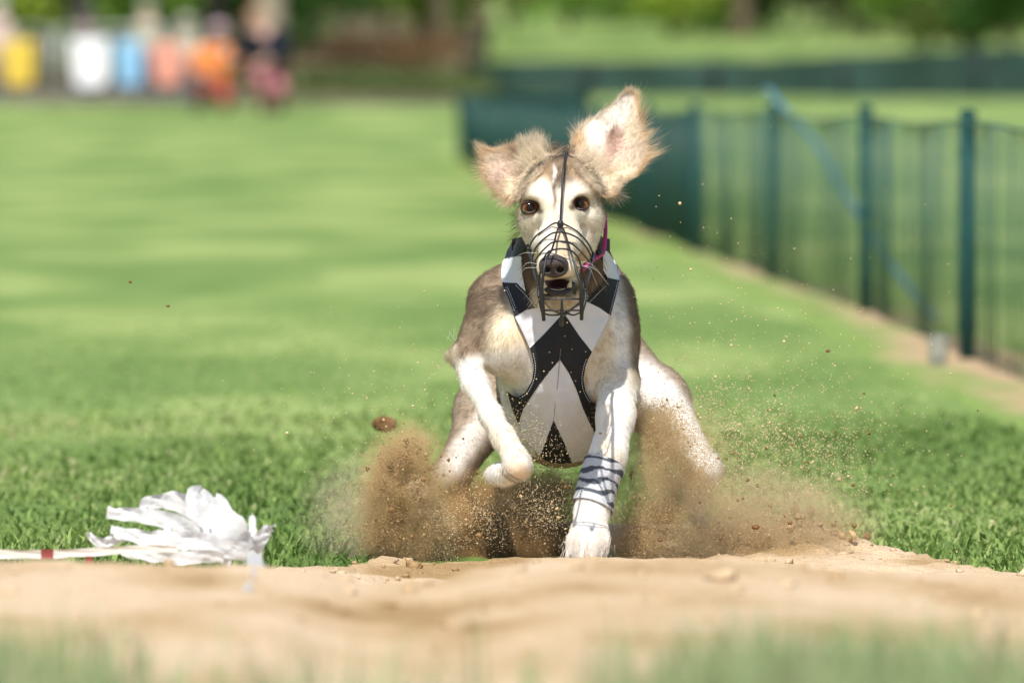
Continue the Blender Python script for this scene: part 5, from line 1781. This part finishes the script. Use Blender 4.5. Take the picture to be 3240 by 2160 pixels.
strap([D(1655, 748, -.06), D(1662, 762, -.08), D(1668, 774, -.12)], 0.0022)
MB().ell(D(1896, 797, -.115), (0.0045, 0.004, 0.004), 10, 7).build('strap_clip', m_wire, muzzle)

# ------------------------------------------------------------------ self-adhesive bandage on the planted foreleg
def bandage():
    A = np.array(D(1915, 1466, -0.077)); B = np.array(D(1879, 1606, -0.100))
    n, s = 40, 48
    V = []
    u0 = np.array([1.0, 0, 0.15]); ax = (B - A) / np.linalg.norm(B - A)
    u0 -= ax * (u0 @ ax); u0 /= np.linalg.norm(u0)
    v0 = np.cross(ax, u0)
    ang = np.linspace(0, 2 * math.pi, s, endpoint=False)
    for i in range(n + 1):
        c = A + (B - A) * i / n
        for a in ang:
            d = u0 * math.cos(a) + v0 * math.sin(a)
            slant = 0.0022 * math.cos(a)
            V.append((c + ax * slant, d))
    P = np.array([v[0] for v in V]); Dv = np.array([v[1] for v in V])
    r = np.full(len(P), 0.03)
    for _ in range(50):
        q = P + Dv * r[:, None]
        r -= np.clip(sdf(q, ('limb',)) - 0.0032, -0.004, 0.004) * 0.7
    Q = P + Dv * r[:, None]
    i = np.repeat(np.arange(n + 1), s); a = np.tile(ang, n + 1)
    Q += Dv * (0.0004 * np.sin(i * 1.9 + 3 * np.sin(a)))[:, None]
    # printed zebra stripes
    f = i / n
    w = f * 4.1 + 0.55 * np.cos(a) * 0.5 + 0.18 * np.sin(2 * a + 1) + 0.12 * np.sin(3 * a + f * 9) + 0.1
    s_ = (w % 1.0)
    dark = ((s_ < 0.36 + 0.12 * np.sin(a * 2 + f * 7))) & (f < 0.93)
    C = np.where(dark[:, None], np.array([.09, .10, .12]), np.array([.60, .61, .63]))
    F = [(k * s + j, k * s + (j + 1) % s, (k + 1) * s + (j + 1) % s, (k + 1) * s + j) for k in range(n) for j in range(s)]
    me = fast_mesh('bandage', Q, F)
    set_col(me, C)
    o = obj('bandage', me, mat('bandage', (1, 1, 1), 0.85, 0.18, 1200, spec=0.1, bump=0.8, bscale=1400, attr='col'), dog)
    o['label'] = 'zebra striped grey bandage on the planted foreleg'
bandage()
m_claw = mat('claw', (0.06, 0.045, 0.04), 0.4, .3, 300)
for x0, y0, d0 in ((1806, 1768, -.168), (1836, 1790, -.184), (1873, 1787, -.182), (1911, 1756, -.160)):
    MB().tube(crom([D(x0, y0 - 10, d0 + .008), D(x0 - 1, y0 - 2, d0), D(x0 - 2, y0 + 8, d0 - .003)], 4), [.0026, .0020, .0005], 8).build('claw', m_claw, dog)
print('dog done', round(time.time() - T0, 1))
# ------------------------------------------------------------------ plastic lure
m_plas = mat('white_plastic', (0.76, 0.765, 0.76), 0.3, 0.16, 60, spec=0.5, trans=0.36, bump=.9, bscale=120)
LY = 10.85
lure = empty('plastic_lure', tuple(np.array(W(600, 1790, LY))))
tag(lure, 'bundle of crumpled white plastic strips lying on the sand', 'lure')
def ribbon(pts, width, tw=0.0, crinkle=0.002, name='strip', parent=lure, m=m_plas):
    """pts: (px, py, Y); width px; the strip twists along its length"""
    P = crom([W(*p) for p in pts], 8)
    n = len(P)
    T = np.gradient(P, axis=0); T /= np.linalg.norm(T, axis=1)[:, None]
    k = 6
    ww = (np.interp(np.linspace(0, 1, n), np.linspace(0, 1, len(width)), width) if hasattr(width, '__len__') else np.full(n, width)) * LY / FPX
    V, F = [], []
    for i in range(n):
        up = np.array([0, 0.25, 1.0]); s = np.cross(T[i], np.array([0, 1.0, 0.15])); s /= np.linalg.norm(s) + 1e-9
        b = np.cross(T[i], s)
        a = tw * i / n
        d = s * math.cos(a) + b * math.sin(a)
        nn = np.cross(T[i], d)
        for j in range(k):
            f = j / (k - 1) - .5
            V.append(P[i] + d * f * ww[i] + nn * (crinkle * math.sin(j * 1.9 + i * .8) + 0.35 * ww[i] * (f * f - .1)))
    V = np.array(V)
    if crinkle > .001:
        V = V + .0035 * np.c_[vnoise(V, 55, 5), vnoise(V, 55, 6), vnoise(V, 55, 7)] + .0018 * np.c_[vnoise(V, 140, 5), vnoise(V, 140, 6), vnoise(V, 140, 7)]
    for i in range(n - 1):
        for j in range(k - 1):
            a = i * k + j
            F.append((a, a + 1, a + k + 1, a + k))
    o = obj(name, fast_mesh(name, V, F), m, parent)
    return o
ribbon([(800, 1750, LY), (700, 1700, LY), (560, 1655, LY - .02), (430, 1630, LY - .03), (335, 1622, LY - .03)], [40, 60, 60, 50, 38], .5)
ribbon([(790, 1740, LY + .02), (690, 1660, LY + .02), (600, 1600, LY + .03), (520, 1584, LY + .04), (462, 1598, LY + .03), (450, 1625, LY + .02)], [60, 78, 70, 52, 42, 30], .4)
ribbon([(780, 1745, LY - .02), (720, 1680, LY - .03), (660, 1620, LY - .02), (620, 1575, LY), (640, 1560, LY + .02)], [90, 110, 100, 80, 40], -.3)
ribbon([(760, 1740, LY - .04), (730, 1690, LY - .05), (700, 1640, LY - .04), (690, 1590, LY - .02), (680, 1572, LY)], [90, 105, 90, 60, 30], .4)
ribbon([(800, 1745, LY - .03), (820, 1710, LY - .04), (845, 1680, LY - .04), (860, 1668, LY - .02)], [44, 48, 46, 36], .3)
ribbon([(780, 1750, LY - .05), (640, 1715, LY - .06), (500, 1705, LY - .06), (380, 1690, LY - .05), (350, 1680, LY - .05)], [60, 56, 50, 44, 30], .8)
ribbon([(700, 1760, LY - .07), (560, 1765, LY - .08), (430, 1755, LY - .08), (390, 1748, LY - .08)], [40, 40, 34, 24], .5)
ribbon([(395, 1700, LY - .04), (330, 1715, LY - .05), (280, 1692, LY - .05), (265, 1688, LY - .05)], [26, 32, 24, 12], .3)
ribbon([(740, 1760, LY - .05), (660, 1730, LY - .05), (540, 1690, LY - .04), (545, 1650, LY - .03)], [60, 60, 40, 22], -.6)
ribbon([(790, 1700, LY), (800, 1660, LY + .01), (795, 1632, LY + .02)], [24, 26, 16], .2)
ribbon([(800, 1748, LY - .05), (806, 1770, LY - .9), (800, 1808, LY - 1.5), (788, 1850, LY - 1.9), (770, 1895, LY - 2.1)], [44, 46, 40, 24, 8], .3)
# flat tape leading out of the picture
m_tape = mat('white_tape', (0.74, 0.72, 0.66), 0.7, 0.08, 30)
m_red = mat('red_mark', (0.30, 0.07, 0.06), 0.7)
TY = 10.75
def tapept(px, py):
    return (px, py, TY)
tape = ribbon([(-400, 1752, TY), (-60, 1752, TY), (120, 1753, TY), (260, 1748, TY), (420, 1738, TY), (560, 1736, TY)], [26, 28, 28, 26, 26, 22], .05, .0006, 'pull_tape', None, m_tape)
tag(tape, 'white tape with red marks running out from the lure', 'tape')
for x0, x1, y0 in ((128, 168, 1752), (268, 292, 1774)):
    ribbon([(x0, y0, TY - .012), ((x0 + x1) / 2, y0, TY - .012), (x1, y0, TY - .012)], [30, 31, 30], 0, .0003, 'red_mark', tape, m_red)

# scraps and stones on the sand
def lump(c, r, m, name, label, cat, squash=.8, seed=0, group=None, parent=None, rough=.25):
    mb = MB().ell((0, 0, 0), (1, 1, 1), 18, 12)
    V = mb.V[0]
    V = V * (1 + rough * vnoise(V, 1.7, seed) + rough * .5 * vnoise(V, 4.1, seed + 1) + rough * .25 * vnoise(V, 9, seed + 2))[:, None]
    V = V * np.array([r, r * .9, r * squash])
    o = obj(name, fast_mesh(name, V, mb.F), m, parent)
    o.location = c
    return tag(o, label, cat, group)
m_clod = mat('clod', (0.17, 0.085, 0.038), 0.95, 0.4, 60, bump=1, bscale=120, spec=.1)
m_clod2 = mat('damp_sand', (0.30, 0.19, 0.09), 0.95, 0.4, 60, bump=1, bscale=160, spec=.1)
m_pale = mat('pale_stone', (0.62, 0.56, 0.48), 0.8, 0.1, 30)
lump(W(1216, 1342, 13.7), 0.0185, m_clod, 'earth_clod', 'brown clod of earth flying through the air beside the dog', 'clod', .62, 3)
lump(W(1800, 2030, 7.85), 0.014, m_pale, 'pale_pebble', 'pale pebble lying on the nearest sand', 'pebble', .6, 5)
lump(W(1310, 1795, 11.95), 0.0085, mat('brown_pebble', (.24, .15, .12), .7), 'brown_pebble', 'small reddish brown pebble beside the twig', 'pebble', .7, 8)
for i, (a, b, r, lb) in enumerate(((2392, 1668, .0045, 'largest dark soil crumb hanging in the dust right of the dog'), (2500, 1655, .003, 'dark soil crumb at the far right of the dust cloud'),
        (2090, 1708, .003, 'dark soil crumb low in the dust beside the planted paw'), (1790, 1540, .003, 'dark soil crumb below the tip of the jersey'), (412, 892, .0022, 'upper of two dark specks over the lawn'),
        (531, 968, .0022, 'lower of two dark specks over the lawn'), (2620, 1110, .0026, 'tan soil crumb in the air before the fence'), (1900, 1370, .002, 'tiny soil crumb in front of the planted foreleg'),
        (2215, 1590, .002, 'small dark crumb over the pale hind knee'))):
    lump(W(a, b, 11.85), r, m_clod, 'soil_crumb', lb, 'soil crumb', .7, 20 + i, 'soil crumbs in the air')
# twig on a little heap of sand
m_twig = mat('twig', (0.36, 0.26, 0.17), 0.85, 0.3, 200, bump=.6, bscale=600)
tw = MB().tube(crom([W(1212, 1822, 11.80), W(1228, 1806, 11.79), W(1243, 1785, 11.785), W(1258, 1770, 11.78)], 5), [.0016, .0020, .0018, .0024], 7)
tw.tube(crom([W(1190, 1818, 11.80), W(1205, 1815, 11.795), W(1220, 1808, 11.79)], 4), [.0008, .0010, .0010], 6)
tag(tw.build('twig', m_twig), 'short dry twig leaning on the little heap of sand', 'twig')
hv = MB()
heap_o = lump(np.array(W(1250, 1850, 11.80)), 0.036, m_sand, 'sand_heap', 'small crumbly heap of sand under the twig', 'sand heap', .5, 31, None, None, .35)
lump(np.array(W(1360, 1862, 11.85)), 0.038, m_sand, 'sand_heap', 'flat crumbly heap of sand right of the twig', 'sand heap', .4, 37, None, None, .3)

# crumbs of sand and grit lying on the bank
def crumbs():
    mb = MB().ell((0, 0, 0), (1, 1, 1), 6, 4)
    V0, F0 = mb.V[0], mb.F
    n = 1500
    x = rng.uniform(-.75, .85, n); y = rng.uniform(6.8, 12.4, n)
    k = y < sand_limit(x) - .1
    x, y = x[k], y[k]
    r = rng.gamma(2.0, .0011, len(x)) + .0008
    V, F = [], []
    z = sand_z(x, y)
    for i in range(len(x)):
        q = V0 * (1 + .3 * rng.normal(0, 1, (len(V0), 1))) * r[i] * np.array([1, 1, .7])
        F += [tuple(j + i * len(V0) for j in f) for f in F0]
        V.append(q + np.array([x[i], y[i], z[i] + r[i] * .2]))
    o = obj('sand_crumbs', fast_mesh('sand_crumbs', np.vstack(V), F), m_sand)
    tag(o, 'loose crumbs of sand scattered over the bank', 'sand', kind='stuff')
crumbs()
def flying_clods():
    mb = MB().ell((0, 0, 0), (1, 1, 1), 7, 5)
    V0, F0 = mb.V[0], mb.F
    V, F, C = [], [], []
    i = 0
    for n, (cx, cy, d, sx, sy), rm in ((150, (1265, 1600, .08, 60, 110), .0011), (90, (1330, 1480, .06, 60, 60), .0008), (150, (2130, 1600, .06, 90, 110), .0009), (170, (2450, 1690, .1, 130, 45), .0015), (70, (1600, 1650, .02, 110, 70), .0009), (60, (2500, 1450, .1, 200, 130), .0008)):
        for _ in range(n):
            r = rm * rng.gamma(2.2, .5) + .0005
            p = np.array(W(cx + rng.normal(0, sx), min(1785, cy + rng.normal(0, sy)), SUBJ + d + rng.normal(0, .03)))
            q = V0 * (1 + .32 * rng.normal(0, 1, (len(V0), 1))) * r
            V.append(q + p); F += [tuple(j + i * len(V0) for j in f) for f in F0]; i += 1
            C.append(np.tile((np.array([.24, .145, .06]) if rng.random() < .55 else np.array([.52, .37, .20])) * rng.uniform(.7, 1.2), (len(V0), 1)))
    me = fast_mesh('flying_grit', np.vstack(V), F)
    set_col(me, np.vstack(C))
    tag(obj('flying_grit', me, mat('grit', (1, 1, 1), .95, .3, 300, spec=.1, attr='col')), 'coarse grit and small clods flying in the spray', 'grit', kind='stuff')
flying_clods()

# ------------------------------------------------------------------ fine dust: soft clouds of air-borne powder
def dust_mat(density, colr, scale, off):
    t = NT('dust')
    t.t.nodes.remove(t.p)
    tc = t.n('ShaderNodeTexCoord')
    gr_ = t.n('ShaderNodeTexGradient', gradient_type='SPHERICAL')
    t.l(tc.outputs['Object'], gr_.inputs[0])
    nz = t.n('ShaderNodeTexNoise'); nz.inputs['Scale'].default_value = scale; nz.inputs['Detail'].default_value = 5; nz.inputs['Roughness'].default_value = .6
    mp_ = t.n('ShaderNodeMapping'); mp_.inputs['Location'].default_value = off
    t.l(tc.outputs['Object'], mp_.inputs[0]); t.l(mp_.outputs[0], nz.inputs['Vector'])
    mr = t.n('ShaderNodeMapRange'); mr.inputs['From Min'].default_value, mr.inputs['From Max'].default_value = .43, .62
    t.l(nz.outputs['Fac'], mr.inputs[0])
    m1 = t.n('ShaderNodeMath', operation='MULTIPLY'); t.l(gr_.outputs['Fac'], m1.inputs[0]); t.l(mr.outputs[0], m1.inputs[1])
    m2 = t.n('ShaderNodeMath', operation='MULTIPLY'); t.l(m1.outputs[0], m2.inputs[0]); m2.inputs[1].default_value = density
    pv = t.n('ShaderNodeVolumePrincipled')
    pv.inputs['Color'].default_value = (*colr, 1)
    pv.inputs['Anisotropy'].default_value = -.15
    t.l(m2.outputs[0], pv.inputs['Density'])
    t.l(pv.outputs[0], t.out.inputs['Volume'])
    return t.m
ico = MB().ell((0, 0, 0), (1, 1, 1), 20, 12)
for (a, b, dy_, rx, ry, rz, den, cl, lb) in (
        (1290, 1590, .08, 180, .09, 290, 62, (1.0, .68, .30), 'golden dust in the plume by the hind foot'),
        (1590, 1680, .22, 340, .12, 220, 60, (.92, .54, .22), 'brown dust hanging between the legs'),
        (2120, 1540, .01, 260, .08, 330, 26, (1.0, .74, .38), 'tan dust cloud before the hind leg'),
        (2400, 1660, .08, 430, .12, 210, 26, (1.0, .76, .42), 'thin low dust drifting off to the side'),
        (1140, 1640, .15, 220, .12, 240, 12, (.90, .76, .52), 'faint dust beside the plume')):
    me = fast_mesh('dust', ico.V[0], ico.F)
    me.materials.append(dust_mat(den, cl, 2.6, (a * .01, b * .01, 0)))
    o = bpy.data.objects.new('dust', me)
    COL.objects.link(o)
    Yd = SUBJ + dy_
    o.location = W(a, b, Yd)
    o.scale = (rx * Yd / FPX, ry, rz * Yd / FPX)
    tag(o, lb, 'dust', kind='stuff')

# ------------------------------------------------------------------ spray of sand: individual grains, as points
def grains():
    P, Rr, C = [], [], []
    TANG, BRN, DRK, PAL, VDK = np.array([.56, .40, .21]), np.array([.40, .255, .115]), np.array([.23, .14, .06]), np.array([.66, .54, .36]), np.array([.125, .078, .035])
    def cloud(n, path, rad, dr, cols, rr=(.00016, .00046), clump=.0, gam=1.0, dens=None):
        """n grains round a poly-line of (px, py, dy) with spread rad (px) and depth spread dr (m)"""
        path = np.array(path, float)
        t = rng.random(n) ** gam * (len(path) - 1)
        i = np.minimum(t.astype(int), len(path) - 2)
        f = (t - i)[:, None]
        c = path[i] * (1 - f) + path[i + 1] * f
        rad_ = np.interp(t, np.arange(len(path)), rad if hasattr(rad, '__len__') else [rad] * len(path))
        g = rng.normal(0, 1, (n, 3))
        g *= (rng.uniform(.2, 1, n) ** .5)[:, None]
        q = np.c_[c[:, 0] + g[:, 0] * rad_, c[:, 1] + g[:, 1] * rad_ * .8, c[:, 2] + g[:, 2] * dr]
        Yv = SUBJ + q[:, 2]
        X = np.c_[(q[:, 0] - 1620) * Yv / FPX, Yv, CAM_H - (q[:, 1] - HOR) * Yv / FPX]
        if clump:
            k = vnoise(X, 34, 91) * .6 + vnoise(X, 80, 92) * .4 + vnoise(X, 14, 93) * .5
            keep = rng.random(n) < np.clip(.5 + k * clump, 0, 1)
            X = X[keep]
        X = X[X[:, 2] > -.01]
        m = len(X)
        P.append(X)
        Rr.append(rng.uniform(rr[0], rr[1], m) * (1 + (rng.random(m) < .02) * rng.uniform(.5, 1.6, m)))
        w = rng.dirichlet(np.ones(len(cols)) * .8, m)
        C.append(w @ np.array(cols))
    # plume at the left hind foot
    cloud(300000, [(1230, 1790, .12), (1235, 1680, .10), (1235, 1560, .09), (1270, 1440, .09)], [44, 44, 42, 32], .04, [BRN, TANG, BRN], clump=2.6)
    cloud(60000, [(1330, 1790, .12), (1340, 1700, .10), (1320, 1600, .09), (1310, 1460, .09)], [40, 42, 40, 26], .04, [BRN, TANG], clump=2.2)
    cloud(50000, [(1400, 1780, .10), (1385, 1660, .07), (1350, 1580, .06), (1310, 1520, .05)], [30, 32, 28, 24], .02, [TANG, PAL], clump=1.4)
    cloud(20000, [(1230, 1500, .1), (1270, 1410, .1), (1330, 1400, .1)], [60, 44, 30], .05, [TANG], clump=1.2)
    cloud(16000, [(1160, 1720, .15), (1100, 1620, .15), (1190, 1480, .15)], [90, 80, 70], .08, [TANG, PAL], clump=.8)
    # curtain between the legs, grains coloured darker to stand in for the dog's shadow
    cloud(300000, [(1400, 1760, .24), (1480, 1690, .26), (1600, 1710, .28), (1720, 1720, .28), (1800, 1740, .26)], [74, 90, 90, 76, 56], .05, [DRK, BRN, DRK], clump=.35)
    cloud(40000, [(1640, 1560, .40), (1740, 1540, .40), (1830, 1580, .40)], [60, 60, 56], .05, [TANG, BRN], clump=.7)
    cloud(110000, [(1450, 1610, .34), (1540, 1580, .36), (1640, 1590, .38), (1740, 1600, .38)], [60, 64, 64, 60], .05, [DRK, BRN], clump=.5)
    cloud(3500, [(1450, 1640, .04), (1560, 1620, .02), (1660, 1610, .0), (1760, 1620, .0)], [100, 95, 95, 80], .05, [PAL, TANG], (.00025, .0006))
    cloud(900, [(1610, 1290, .02), (1680, 1400, 0), (1790, 1430, 0), (1900, 1300, .03)], [50, 70, 70, 50], .03, [PAL, TANG], (.0003, .0006))
    # cloud on the right
    cloud(170000, [(1990, 1755, .03), (2070, 1655, .03), (2140, 1530, .04), (2110, 1400, .06), (2080, 1310, .10)], [70, 95, 88, 70, 50], .04, [TANG, BRN, TANG], clump=.8)
    cloud(190000, [(2150, 1740, .12), (2300, 1700, .14), (2480, 1690, .15), (2620, 1720, .15)], [90, 85, 75, 60], .08, [TANG, BRN], clump=2.4)
    cloud(110000, [(2050, 1775, .12), (2250, 1765, .12), (2420, 1735, .14), (2540, 1720, .15), (2660, 1760, .15)], [60, 45, 45, 45, 30], .05, [BRN, DRK, TANG], clump=1.6)
    cloud(26000, [(2690, 1800, .1), (2697, 1710, .1)], [20, 20], .012, [TANG], clump=.4)
    cloud(40000, [(2220, 1560, .16), (2350, 1580, .16), (2480, 1600, .18), (2640, 1640, .2)], [90, 110, 110, 110], .12, [TANG, PAL], clump=1.2)
    cloud(9000, [(2180, 1330, .15), (2380, 1400, .18), (2650, 1520, .2)], [120, 170, 190], .12, [TANG, PAL], (.0003, .0008), clump=1.0)
    # stray grains all round
    cloud(700, [(1000, 1400, .1), (1500, 1200, 0), (2200, 1100, .1), (2800, 1400, .2)], [220, 260, 260, 260], .15, [PAL, TANG], (.0004, .0010))
    cloud(160, [(2050, 800, .0), (2500, 1000, .1), (2900, 1300, .1)], [260, 260, 260], .15, [PAL, TANG], (.0004, .0010))
    P_, R_, C_ = np.vstack(P), np.concatenate(Rr), np.vstack(C)
    return P_, R_, C_
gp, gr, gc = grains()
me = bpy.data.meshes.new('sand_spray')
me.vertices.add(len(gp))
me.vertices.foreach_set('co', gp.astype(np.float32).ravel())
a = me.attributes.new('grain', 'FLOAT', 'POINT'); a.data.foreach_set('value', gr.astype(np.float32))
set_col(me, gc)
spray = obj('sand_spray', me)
m_grain = mat('sand_grain', (1, 1, 1), 0.85, 0.1, 50, spec=.25, attr='col')
ng = bpy.data.node_groups.new('grains', 'GeometryNodeTree')
ng.interface.new_socket('Geometry', in_out='INPUT', socket_type='NodeSocketGeometry')
ng.interface.new_socket('Geometry', in_out='OUTPUT', socket_type='NodeSocketGeometry')
gi, go = ng.nodes.new('NodeGroupInput'), ng.nodes.new('NodeGroupOutput')
mp = ng.nodes.new('GeometryNodeMeshToPoints')
na = ng.nodes.new('GeometryNodeInputNamedAttribute'); na.data_type = 'FLOAT'; na.inputs['Name'].default_value = 'grain'
sm = ng.nodes.new('GeometryNodeSetMaterial'); sm.inputs['Material'].default_value = m_grain
ng.links.new(gi.outputs[0], mp.inputs['Mesh']); ng.links.new(na.outputs[0], mp.inputs['Radius'])
ng.links.new(mp.outputs[0], sm.inputs[0]); ng.links.new(sm.outputs[0], go.inputs[0])
md = spray.modifiers.new('grains', 'NODES'); md.node_group = ng
tag(spray, 'cloud of sand grains thrown up round the dog', 'sand', kind='stuff')
print('all', len(gp), round(time.time() - T0, 1))
